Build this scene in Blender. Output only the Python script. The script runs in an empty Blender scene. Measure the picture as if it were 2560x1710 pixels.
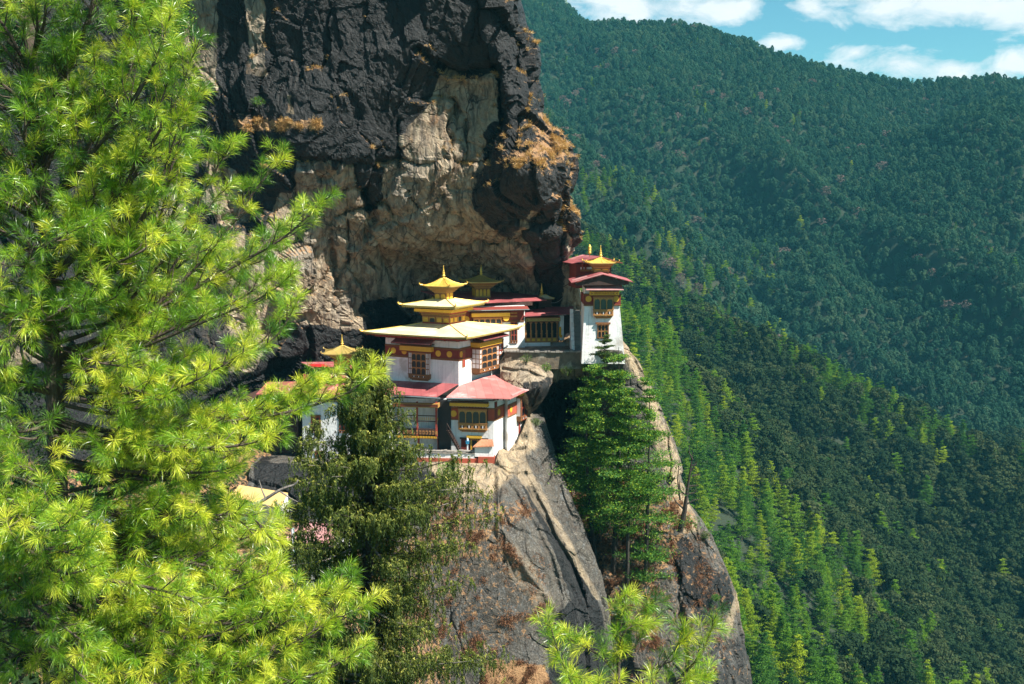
import bpy, math, random
import numpy as np
from mathutils import Vector, Matrix, noise as mnoise
rad = math.radians
C = bpy.context.scene.collection
SC = bpy.context.scene

# ------------------------------------------------------------ camera, world, sun, exposure
PITCH = rad(6.72); FPX = 2844.0
cam_d = bpy.data.cameras.new('camera'); cam_d.lens = 40.0; cam_d.sensor_width = 36.0
cam_d.clip_start = 0.1; cam_d.clip_end = 20000.0
cam = bpy.data.objects.new('camera', cam_d); C.objects.link(cam)
cam.location = (0, 0, 0); cam.rotation_euler = (math.pi/2 - PITCH, 0, 0)
SC.camera = cam
SUN = Vector((0.56, -0.30, 0.77)).normalized()
sl = bpy.data.lights.new('sun', 'SUN'); sl.energy = 5.0; sl.angle = rad(0.5); sl.color = (1.0, 0.95, 0.86)
so = bpy.data.objects.new('sun', sl); C.objects.link(so)
so.rotation_euler = SUN.to_track_quat('Z', 'Y').to_euler()
SC.view_settings.view_transform = 'Standard'; SC.view_settings.look = 'None'
SC.view_settings.exposure = 1.25; SC.view_settings.gamma = 1.0
SC.render.resolution_x = 1024; SC.render.resolution_y = 684
SC.cycles.max_bounces = 6; SC.cycles.diffuse_bounces = 3; SC.cycles.transmission_bounces = 3
SC.cycles.volume_bounces = 0; SC.cycles.transparent_max_bounces = 4

def at(px, py, Y):
    """world point on the sight line of photo pixel (px,py) at depth Y (arrays allowed)"""
    cx = (px-1280.0)/FPX; cy = (855.0-py)/FPX
    t = Y/(math.cos(PITCH)+cy*math.sin(PITCH))
    return cx*t, Y + 0*t, t*(cy*math.cos(PITCH)-math.sin(PITCH))
def atv(px, py, Y): return Vector(at(float(px), float(py), float(Y)))
def proj(x, y, z):
    d = y*math.cos(PITCH)-z*math.sin(PITCH); u = y*math.sin(PITCH)+z*math.cos(PITCH)
    return 1280+FPX*x/d, 855-FPX*u/d

# node helpers
class NT:
    def __init__(s, tree): s.t = tree; s.n = tree.nodes; s.l = tree.links
    def new(s, typ, ins=None, **kw):
        n = s.n.new(typ)
        for k, v in kw.items(): setattr(n, k, v)
        for k, v in (ins or {}).items(): s.set(n.inputs[k], v)
        return n
    def set(s, sock, v):
        if isinstance(v, bpy.types.NodeSocket): s.l.new(v, sock)
        elif isinstance(v, bpy.types.Node): s.l.new(v.outputs[0], sock)
        else:
            if sock.type == 'RGBA' and len(v) == 3: v = (*v, 1)
            sock.default_value = v
    def math(s, op, a, b=0.0, c=0.0, clamp=False):
        n = s.n.new('ShaderNodeMath'); n.operation = op; n.use_clamp = clamp
        s.set(n.inputs[0], a); s.set(n.inputs[1], b)
        if op in ('MULTIPLY_ADD', 'SMOOTH_MIN', 'SMOOTH_MAX', 'COMPARE', 'WRAP'): s.set(n.inputs[2], c)
        return n.outputs[0]
    def mix(s, f, a, b, blend='MIX'):
        n = s.n.new('ShaderNodeMix'); n.data_type = 'RGBA'; n.blend_type = blend; n.clamp_factor = True
        s.set(n.inputs[0], f); s.set(n.inputs[6], a); s.set(n.inputs[7], b); return n.outputs[2]
    def noise(s, vec, scale, detail=4, rough=0.55, dist=0.0):
        n = s.n.new('ShaderNodeTexNoise'); n.inputs['Scale'].default_value = scale
        n.inputs['Detail'].default_value = detail; n.inputs['Roughness'].default_value = rough
        n.inputs['Distortion'].default_value = dist
        if vec is not None: s.l.new(vec, n.inputs['Vector'])
        return n.outputs['Fac']
    def ramp(s, f, stops):
        n = s.n.new('ShaderNodeValToRGB'); s.l.new(f, n.inputs[0])
        e = n.color_ramp.elements
        while len(e) < len(stops): e.new(0.5)
        for i, (p, c) in enumerate(stops):
            e[i].position = p; e[i].color = (*c, 1) if not isinstance(c, (int, float)) else (c, c, c, 1)
        return n.outputs[0]
    def mapv(s, vec, scale=(1, 1, 1), loc=(0, 0, 0), rot=(0, 0, 0)):
        n = s.n.new('ShaderNodeMapping'); n.inputs['Scale'].default_value = scale
        n.inputs['Location'].default_value = loc; n.inputs['Rotation'].default_value = rot
        s.l.new(vec, n.inputs['Vector']); return n.outputs[0]

W = bpy.data.worlds.new('World'); SC.world = W; W.use_nodes = True
w = NT(W.node_tree); w.n.clear()
sky = w.new('ShaderNodeTexSky'); sky.sky_type = 'NISHITA'; sky.sun_disc = False
sky.sun_elevation = math.asin(SUN.z); sky.sun_rotation = math.atan2(SUN.x, SUN.y)
sky.altitude = 3000.0; sky.air_density = 1.3; sky.dust_density = 0.6; sky.ozone_density = 1.5
tc = w.new('ShaderNodeTexCoord')
skyc = w.mix(1.0, sky.outputs[0], (0.66, 1.14, 1.06), 'MULTIPLY')
# clouds: lumpy banks, described by direction in the sky, with noise-broken borders
sep = w.new('ShaderNodeSeparateXYZ', {0: tc.outputs['Generated']})
nz = w.noise(w.mapv(tc.outputs['Generated'], (1, 1, 2.0)), 22, 9, 0.62, 0.3)
nz2 = w.noise(w.mapv(tc.outputs['Generated'], (1, 1, 2.6), (3, 1, 7)), 5.5, 4, 0.5)
def cdir(px, py):
    v = atv(px, py, 100).normalized(); return v.x/v.y, v.z/v.y
ax = w.math('DIVIDE', sep.outputs[0], w.math('MAXIMUM', sep.outputs[1], 0.02))
az = w.math('DIVIDE', sep.outputs[2], w.math('MAXIMUM', sep.outputs[1], 0.02))
acc = None
for (px, py, rx, ry) in [(1480, -20, 300, 70), (1640, 20, 200, 55), (1790, 25, 130, 36), (2330, 15, 340, 62), (2560, 30, 200, 62),
                         (2230, 158, 190, 44), (2140, 132, 90, 34), (2380, 172, 130, 34), (1950, 108, 70, 22), (2540, 165, 110, 46),
                         (2020, 15, 60, 22), (900, -250, 500, 120), (2900, 80, 240, 90), (2300, -320, 700, 90)]:
    a0, z0 = cdir(px, py)
    dx = w.math('MULTIPLY', w.math('SUBTRACT', ax, a0), FPX/rx); dz = w.math('MULTIPLY', w.math('SUBTRACT', az, z0), FPX/ry)
    q = w.math('ADD', w.math('MULTIPLY', dx, dx), w.math('MULTIPLY', dz, dz))
    g = w.math('SUBTRACT', 1.0, w.math('SQRT', q))
    acc = g if acc is None else w.math('MAXIMUM', acc, g)
acc = w.math('ADD', w.math('MAXIMUM', acc, -1.2), w.math('MULTIPLY', w.math('SUBTRACT', nz, 0.5), 2.6))
acc = w.math('ADD', acc, w.math('MULTIPLY', w.math('SUBTRACT', nz2, 0.5), 1.3))
cl = w.ramp(acc, [(0.0, 0.0), (0.3, 0.5), (0.75, 1.0)])
front = w.math('GREATER_THAN', sep.outputs[1], 0.03)
cm = w.math('MULTIPLY', w.math('MULTIPLY', cl, front), 0.93)
shade = w.mix(nz, (7.0, 7.6, 8.0), (10.5, 10.5, 10.4))
bg = w.new('ShaderNodeBackground', {'Color': w.mix(cm, skyc, shade), 'Strength': 0.05})
w.l.new(bg.outputs[0], w.new('ShaderNodeOutputWorld').inputs[0])

# ------------------------------------------------------------ object helpers
def link(o, parent=None):
    C.objects.link(o)
    if parent is not None: o.parent = parent
    return o
def tag(o, label=None, cat=None, group=None, kind=None):
    if label: o['label'] = label
    if cat: o['category'] = cat
    if group: o['group'] = group
    if kind: o['kind'] = kind
    return o
def empty(name, loc=(0, 0, 0), rz=0.0, label=None, cat=None, group=None):
    o = bpy.data.objects.new(name, None); o.location = loc; o.rotation_euler = (0, 0, rz); o.empty_display_size = 0.2
    link(o); return tag(o, label, cat, group)
def mesh_np(name, V, F, mats, parent=None, smooth=False, attrs=None, fm=None, col=None):
    """V (n,3), F (m,k) int array or list of arrays of different k"""
    me = bpy.data.meshes.new(name)
    Fs = F if isinstance(F, list) else [F]
    Fs = [np.asarray(f, dtype=np.int32) for f in Fs if len(f)]
    loops = np.concatenate([f.ravel() for f in Fs]); 
    tot = np.concatenate([np.full(len(f), f.shape[1], np.int32) for f in Fs])
    st = np.concatenate([[0], np.cumsum(tot)[:-1]]).astype(np.int32)
    V = np.asarray(V, dtype=np.float32)
    me.vertices.add(len(V)); me.vertices.foreach_set('co', V.ravel())
    me.loops.add(len(loops)); me.loops.foreach_set('vertex_index', loops)
    me.polygons.add(len(tot)); me.polygons.foreach_set('loop_start', st); me.polygons.foreach_set('loop_total', tot)
    if fm is not None: me.polygons.foreach_set('material_index', np.asarray(fm, np.int32))
    me.polygons.foreach_set('use_smooth', np.full(len(tot), smooth))
    for m in (mats if isinstance(mats, (list, tuple)) else [mats]): me.materials.append(m)
    for k, a in (attrs or {}).items():
        a = np.asarray(a, np.float32)
        if a.ndim == 1:
            at_ = me.attributes.new(k, 'FLOAT', 'POINT'); at_.data.foreach_set('value', a)
        else:
            at_ = me.attributes.new(k, 'FLOAT_COLOR', 'POINT')
            aa = np.ones((len(a), 4), np.float32); aa[:, :a.shape[1]] = a; at_.data.foreach_set('color', aa.ravel())
    me.update(); me.validate()
    return link(bpy.data.objects.new(name, me), parent)

class MB:
    """collects boxes, prisms and lathes, then links them as one mesh"""
    def __init__(s): s.v = []; s.f = []; s.m = []; s.cm = 0
    def add(s, vs, fs):
        b = len(s.v); s.v += [tuple(v) for v in vs]
        for f in fs: s.f.append([i+b for i in f]); s.m.append(s.cm)
        return s
    def box(s, x0, x1, y0, y1, z0, z1, tx=0.0, ty=0.0):
        """box; the top may be inset by tx, ty on each side (battered wall)"""
        return s.add([(x0, y0, z0), (x1, y0, z0), (x1, y1, z0), (x0, y1, z0), (x0+tx, y0+ty, z1), (x1-tx, y0+ty, z1), (x1-tx, y1-ty, z1), (x0+tx, y1-ty, z1)],
                     [(0, 3, 2, 1), (4, 5, 6, 7), (0, 1, 5, 4), (1, 2, 6, 5), (2, 3, 7, 6), (3, 0, 4, 7)])
    def slab(s, pts, th):
        """polygon sheet pts (top side) with thickness th straight down"""
        n = len(pts); vs = [tuple(p) for p in pts] + [(p[0], p[1], p[2]-th) for p in pts]
        fs = [tuple(range(n)), tuple(range(2*n-1, n-1, -1))] + [(i, n+i, n+(i+1) % n, (i+1) % n) for i in range(n)]
        return s.add(vs, fs)
    def prism(s, prof, a0, a1, axis='x'):
        n = len(prof)
        f = {'x': lambda a, p: (a, p[0], p[1]), 'y': lambda a, p: (p[0], a, p[1]), 'z': lambda a, p: (p[0], p[1], a)}[axis]
        vs = [f(a0, p) for p in prof] + [f(a1, p) for p in prof]
        return s.add(vs, [tuple(range(n))[::-1], tuple(range(n, 2*n))] + [(i, (i+1) % n, n+(i+1) % n, n+i) for i in range(n)])
    def lathe(s, prof, cx=0, cy=0, n=14):
        vs = []; fs = []
        for (r, z) in prof:
            for k in range(n): a = 2*math.pi*k/n; vs.append((cx+r*math.cos(a), cy+r*math.sin(a), z))
        for j in range(len(prof)-1):
            for k in range(n): fs.append((j*n+k, j*n+(k+1) % n, (j+1)*n+(k+1) % n, (j+1)*n+k))
        fs.append(tuple(range(n))[::-1]); fs.append(tuple(range((len(prof)-1)*n, len(prof)*n)))
        return s.add(vs, fs)
    def tube(s, pts, rs, n=6):
        pts = [Vector(p) for p in pts]; vs = []; fs = []
        for i, p in enumerate(pts):
            d = (pts[min(i+1, len(pts)-1)]-pts[max(i-1, 0)]).normalized()
            u = d.orthogonal().normalized(); u = (Vector((0, 0, 1)).cross(d)).normalized() if abs(d.z) < 0.95 else Vector((1, 0, 0)).cross(d).normalized()
            q = d.cross(u); r = rs[i] if isinstance(rs, (list, tuple)) else rs
            for k in range(n):
                a = 2*math.pi*k/n; vs.append(p+u*math.cos(a)*r+q*math.sin(a)*r)
        for j in range(len(pts)-1):
            for k in range(n): fs.append((j*n+k, j*n+(k+1) % n, (j+1)*n+(k+1) % n, (j+1)*n+k))
        fs.append(tuple(range(n))[::-1]); fs.append(tuple(range((len(pts)-1)*n, len(pts)*n)))
        return s.add(vs, fs)
    def build(s, name, mats, parent=None, smooth=False):
        me = bpy.data.meshes.new(name); me.from_pydata(s.v, [], s.f)
        for m in (mats if isinstance(mats, (list, tuple)) else [mats]): me.materials.append(m)
        me.polygons.foreach_set('material_index', s.m)
        if smooth: me.polygons.foreach_set('use_smooth', [True]*len(s.f))
        me.update(); me.validate()
        return link(bpy.data.objects.new(name, me), parent)

# ------------------------------------------------------------ numpy noise
def h3(ix, iy, iz, s=0):
    n = (ix.astype(np.int64)*374761393 + iy.astype(np.int64)*668265263 + iz.astype(np.int64)*2147483647 + s*974634777) & 0xffffffff
    n = ((n ^ (n >> 13))*1274126177) & 0xffffffff; n = ((n ^ (n >> 16))*2246822519) & 0xffffffff
    return ((n ^ (n >> 15)) & 0xffffff)/float(0xffffff)
def vnoise(P, s=0):
    I = np.floor(P).astype(np.int64); f = P-I; f = f*f*f*(f*(f*6-15)+10); r = 0
    for dx in (0, 1):
        for dy in (0, 1):
            for dz in (0, 1):
                wgt = (f[..., 0] if dx else 1-f[..., 0])*(f[..., 1] if dy else 1-f[..., 1])*(f[..., 2] if dz else 1-f[..., 2])
                r = r+wgt*h3(I[..., 0]+dx, I[..., 1]+dy, I[..., 2]+dz, s)
    return r*2-1
def fbm(P, o=4, g=0.5, s=0):
    a = 1.0; r = 0; t = 0
    for i in range(o): r = r+a*vnoise(P*(2.03**i)+i*17.3, s+i); t += a; a *= g
    return r/t
def ridged(P, o=4, s=0):
    a = 1.0; r = 0; t = 0
    for i in range(o): r = r+a*(1-2*np.abs(vnoise(P*(2.1**i)+i*9.1, s+i))); t += a; a *= 0.5
    return r/t
def facet(P, s=0, tilt=1.0):
    """each Voronoi cell becomes a tilted plane; also returns the distance to the cell border"""
    I = np.floor(P).astype(np.int64); d1 = np.full(P.shape[:-1], 9.0); d2 = d1.copy(); out = np.zeros_like(d1)
    for dx in (-1, 0, 1):
        for dy in (-1, 0, 1):
            for dz in (-1, 0, 1):
                X = I[..., 0]+dx; Y = I[..., 1]+dy; Z = I[..., 2]+dz
                fx = X+h3(X, Y, Z, s); fy = Y+h3(X, Y, Z, s+1); fz = Z+h3(X, Y, Z, s+2)
                vx = P[..., 0]-fx; vy = P[..., 1]-fy; vz = P[..., 2]-fz
                d = np.sqrt(vx*vx+vy*vy+vz*vz)
                val = tilt*(vx*(h3(X, Y, Z, s+3)-.5)+vy*(h3(X, Y, Z, s+4)-.5)+vz*(h3(X, Y, Z, s+5)-.5))*2+(h3(X, Y, Z, s+6)-.5)
                near = d < d1
                d2 = np.where(near, d1, np.minimum(d2, d)); out = np.where(near, val, out); d1 = np.where(near, d, d1)
    return out, d2-d1
def sstep(a, b, x): t = np.clip((x-a)/(b-a), 0, 1); return t*t*(3-2*t)
def seg_d(X, Y, pts):
    d = np.full(X.shape, 1e9)
    for (x0, y0), (x1, y1) in zip(pts[:-1], pts[1:]):
        vx, vy = x1-x0, y1-y0; t = np.clip(((X-x0)*vx+(Y-y0)*vy)/(vx*vx+vy*vy+1e-9), 0, 1)
        d = np.minimum(d, np.hypot(X-x0-t*vx, Y-y0-t*vy))
    return d
def inpoly(X, Y, pts):
    """signed distance, positive inside"""
    ins = np.zeros(X.shape, bool); n = len(pts)
    for i in range(n):
        x0, y0 = pts[i]; x1, y1 = pts[(i+1) % n]
        c = ((y0 > Y) != (y1 > Y)) & (X < (x1-x0)*(Y-y0)/((y1-y0) if y1 != y0 else 1e-9)+x0); ins ^= c
    d = seg_d(X, Y, list(pts)+[pts[0]]); return np.where(ins, d, -d)
# ------------------------------------------------------------ materials
def mat(name):
    m = bpy.data.materials.new(name); m.use_nodes = True; t = NT(m.node_tree); t.n.clear()
    out = t.new('ShaderNodeOutputMaterial'); return m, t, out
def pbr(name, c1, c2, scale=2.0, rough=0.8, metal=0.0, bump=0.0, bscale=12.0, stretch=(1, 1, 1), c3=None, spec=0.4, streak=0.0, sheets=None):
    m, t, out = mat(name)
    oc = t.new('ShaderNodeTexCoord').outputs['Object']; v = t.mapv(oc, stretch)
    f = t.ramp(t.noise(v, scale, 6, 0.6), [(0.3, 0.0), (0.7, 1.0)])
    col = t.mix(f, c1, c2)
    if c3: col = t.mix(t.ramp(t.noise(v, scale*0.37, 5, 0.65), [(0.54, 0.0), (0.66, 1.0)]), col, c3)
    if sheets:
        bk = t.new('ShaderNodeTexBrick', {'Vector': t.mapv(oc, (1, 1, 1), rot=(0, 0, sheets[2])), 'Color1': (0.80, 0.80, 0.80), 'Color2': (1.12, 1.12, 1.12), 'Mortar': (0.55, 0.55, 0.55), 'Scale': 1.0, 'Mortar Size': 0.018, 'Brick Width': sheets[0], 'Row Height': sheets[1]}); col = t.mix(1.0, col, bk.outputs[0], 'MULTIPLY')
    if streak:
        sv = t.mapv(oc, (1.6, 1.6, 0.12)); col = t.mix(t.math('MULTIPLY', t.ramp(t.noise(sv, 3.0, 5, 0.6), [(0.52, 0.0), (0.75, 1.0)]), streak), col, tuple(x*0.55 for x in c1))
    p = t.new('ShaderNodeBsdfPrincipled', {'Base Color': col, 'Roughness': rough, 'Metallic': metal})
    p.inputs['Specular IOR Level'].default_value = spec
    if bump:
        b = t.new('ShaderNodeBump', {'Strength': bump, 'Distance': 0.05, 'Height': t.noise(v, bscale, 5, 0.6)}); t.l.new(b.outputs[0], p.inputs['Normal'])
    t.l.new(p.outputs[0], out.inputs[0]); return m
M = {}
M['white'] = pbr('whitewash', (0.80, 0.79, 0.77), (0.69, 0.68, 0.66), 1.1, 0.9, bump=0.7, bscale=4, c3=(0.50, 0.46, 0.41), streak=0.8)
M['maroon'] = pbr('maroon_paint', (0.16, 0.025, 0.018), (0.22, 0.04, 0.025), 1.5, 0.8, bump=0.2)
M['oxide'] = pbr('red_ochre_paint', (0.42, 0.09, 0.045), (0.34, 0.07, 0.04), 1.5, 0.85, bump=0.3, c3=(0.5, 0.2, 0.13))
M['ochre'] = pbr('yellow_paint', (0.72, 0.40, 0.035), (0.60, 0.32, 0.03), 2, 0.6)
M['gold'] = pbr('gilded_metal', (0.80, 0.55, 0.12), (0.70, 0.43, 0.07), 3, 0.42, metal=0.35, bump=0.15)
M['goldroof'] = pbr('gilded_roof_sheet', (0.84, 0.73, 0.44), (0.78, 0.66, 0.38), 0.8, 0.36, metal=0.05, bump=0.1, c3=(0.60, 0.60, 0.56), sheets=(1.2, 0.9, 0.0), streak=.3)
M['golddull'] = pbr('weathered_gilt', (0.46, 0.33, 0.09), (0.36, 0.27, 0.09), 2, 0.5, metal=0.3, bump=0.15)
M['wood'] = pbr('carved_wood', (0.17, 0.065, 0.025), (0.25, 0.11, 0.035), 6, 0.7, bump=0.4, bscale=30)
M['wood2'] = pbr('painted_timber', (0.33, 0.13, 0.045), (0.42, 0.20, 0.06), 8, 0.7, bump=0.3, bscale=30)
M['woodgold'] = pbr('gilt_timber', (0.48, 0.28, 0.06), (0.34, 0.16, 0.05), 9, 0.6, bump=0.3, bscale=30)
M['dwood'] = pbr('dark_timber', (0.035, 0.02, 0.016), (0.07, 0.035, 0.025), 4, 0.7)
M['redwood'] = pbr('red_timber', (0.33, 0.05, 0.03), (0.25, 0.04, 0.03), 4, 0.7)
M['void'] = pbr('dark_opening', (0.012, 0.014, 0.016), (0.02, 0.02, 0.022), 3, 0.5)
M['pane'] = pbr('window_cloth', (0.74, 0.70, 0.68), (0.66, 0.62, 0.6), 3, 0.6)
M['greenpane'] = pbr('dark_green_glass', (0.02, 0.05, 0.045), (0.03, 0.06, 0.05), 3, 0.15)
M['redroof'] = pbr('red_metal_sheet', (0.37, 0.10, 0.10), (0.31, 0.075, 0.08), 0.9, 0.55, bump=0.15, bscale=4, c3=(0.50, 0.24, 0.22), streak=0.4, sheets=(2.4, 0.8, 1.4))
M['pinkroof'] = pbr('faded_salmon_sheet', (0.50, 0.19, 0.17), (0.44, 0.14, 0.13), 0.7, 0.5, bump=0.2, bscale=4, c3=(0.62, 0.42, 0.40), streak=0.4, sheets=(2.6, 0.85, 1.35))
M['faderoof'] = pbr('faded_red_sheet', (0.50, 0.30, 0.28), (0.42, 0.18, 0.17), 1.2, 0.5, bump=0.15)
M['brightred'] = pbr('fresh_red_sheet', (0.50, 0.01, 0.02), (0.45, 0.012, 0.02), 1.2, 0.5)
M['yellowroof'] = pbr('straw_yellow_sheet', (0.62, 0.42, 0.17), (0.55, 0.36, 0.14), 0.8, 0.6, bump=0.2)
M['rust'] = pbr('rusty_tin', (0.36, 0.13, 0.06), (0.42, 0.22, 0.13), 3, 0.8, stretch=(4, 1, 1), bump=0.4)
M['gutter'] = pbr('grey_gutter', (0.18, 0.22, 0.23), (0.25, 0.29, 0.3), 3, 0.4, metal=0.3)
M['stone'] = pbr('dry_stone', (0.20, 0.15, 0.10), (0.09, 0.075, 0.06), 2.2, 0.9, bump=0.9, bscale=4, c3=(0.30, 0.26, 0.20))
M['slate'] = pbr('coping_slate', (0.30, 0.27, 0.23), (0.20, 0.18, 0.16), 2.5, 0.85, bump=0.6, bscale=8)
M['blue'] = pbr('blue_plastic', (0.03, 0.25, 0.42), (0.03, 0.2, 0.36), 2, 0.4)
M['cloth'] = pbr('pale_cloth', (0.72, 0.74, 0.76), (0.6, 0.64, 0.7), 4, 0.8)
M['yellowcloth'] = pbr('yellow_cloth', (0.8, 0.38, 0.02), (0.75, 0.32, 0.02), 4, 0.8)
M['teal'] = pbr('teal_cloth', (0.02, 0.28, 0.27), (0.02, 0.24, 0.25), 4, 0.8)
M['skin'] = pbr('skin', (0.45, 0.26, 0.18), (0.4, 0.22, 0.15), 6, 0.6)
M['hat'] = pbr('straw_hat', (0.6, 0.52, 0.38), (0.5, 0.44, 0.32), 8, 0.8)
M['jeans'] = pbr('dark_trousers', (0.04, 0.05, 0.08), (0.05, 0.06, 0.1), 6, 0.8)
M['bark'] = pbr('pine_bark', (0.055, 0.04, 0.03), (0.11, 0.085, 0.065), 6, 0.9, bump=1.0, bscale=10, stretch=(1, 1, 0.3))
M['barkgrey'] = pbr('grey_bark', (0.24, 0.21, 0.19), (0.14, 0.12, 0.10), 6, 0.9, bump=0.8, bscale=14, stretch=(1, 1, 0.3))
M['barkdark'] = pbr('dark_bark', (0.02, 0.018, 0.015), (0.05, 0.04, 0.03), 5, 0.9, bump=0.8, bscale=10)

def leafmat(name, ca, cb, cc, trans=0.35, rough=0.6, var=0.5, attr=True, spec=0.3, hue=None):
    """foliage: diffuse + light passing through; tint varies leaf by leaf and tree by tree"""
    m, t, out = mat(name)
    rnd = t.new('ShaderNodeObjectInfo').outputs['Random']
    tint = t.new('ShaderNodeAttribute', attribute_name='tint').outputs['Fac'] if attr else t.noise(None, 3)
    f = t.math('ADD', t.math('MULTIPLY', tint, 1-var), t.math('MULTIPLY', rnd, var), clamp=True)
    col = t.ramp(f, [(0.0, ca), (0.55, cb), (1.0, cc)])
    p = t.new('ShaderNodeBsdfPrincipled', {'Base Color': col, 'Roughness': rough}); p.inputs['Specular IOR Level'].default_value = spec
    tl = t.new('ShaderNodeBsdfTranslucent', {'Color': t.mix(1.0, col, (1.3, 1.25, 0.6), 'MULTIPLY')})
    ms = t.new('ShaderNodeMixShader', {0: trans}); t.l.new(p.outputs[0], ms.inputs[1]); t.l.new(tl.outputs[0], ms.inputs[2])
    t.l.new(ms.outputs[0], out.inputs[0]); return m
L = {}
L['near'] = leafmat('long_pine_needles', (0.018, 0.09, 0.016), (0.19, 0.38, 0.018), (0.72, 0.74, 0.07), 0.26, 0.33, 0.0, spec=0.7)
L['weep'] = leafmat('scaly_drooping_foliage', (0.018, 0.036, 0.010), (0.095, 0.13, 0.018), (0.42, 0.40, 0.08), 0.25, 0.7, 0.0)
L['grp'] = leafmat('ledge_pine_needles', (0.02, 0.07, 0.018), (0.075, 0.21, 0.03), (0.40, 0.50, 0.03), 0.3, 0.7, 0.1)
L['pine'] = leafmat('ridge_pine_needles', (0.018, 0.08, 0.02), (0.11, 0.24, 0.018), (0.36, 0.42, 0.02), 0.35, 0.7, 0.75, spec=0.15)
L['oak'] = leafmat('ridge_oak_leaves', (0.010, 0.026, 0.010), (0.026, 0.046, 0.016), (0.07, 0.08, 0.03), 0.12, 0.9, 0.6, spec=0.08)
L['far'] = leafmat('far_forest_leaves', (0.012, 0.045, 0.028), (0.03, 0.08, 0.042), (0.085, 0.125, 0.06), 0.12, 0.9, 0.6, spec=0.08)  # distance haze is mixed into these leaf colours as a blue-green tint
L['bare'] = leafmat('bare_twigs', (0.10, 0.07, 0.055), (0.15, 0.10, 0.085), (0.2, 0.14, 0.12), 0.1, 0.8, 0.5)
L['bush'] = leafmat('cliff_bush_leaves', (0.03, 0.07, 0.02), (0.08, 0.14, 0.03), (0.2, 0.24, 0.04), 0.3, 0.6, 0.1)
L['dry'] = leafmat('dry_grass_blades', (0.28, 0.14, 0.05), (0.52, 0.32, 0.12), (0.72, 0.53, 0.27), 0.2, 0.7, 0.0)
L['dry2'] = leafmat('brown_scrub', (0.09, 0.04, 0.02), (0.22, 0.095, 0.045), (0.42, 0.25, 0.14), 0.15, 0.8, 0.0)

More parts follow.
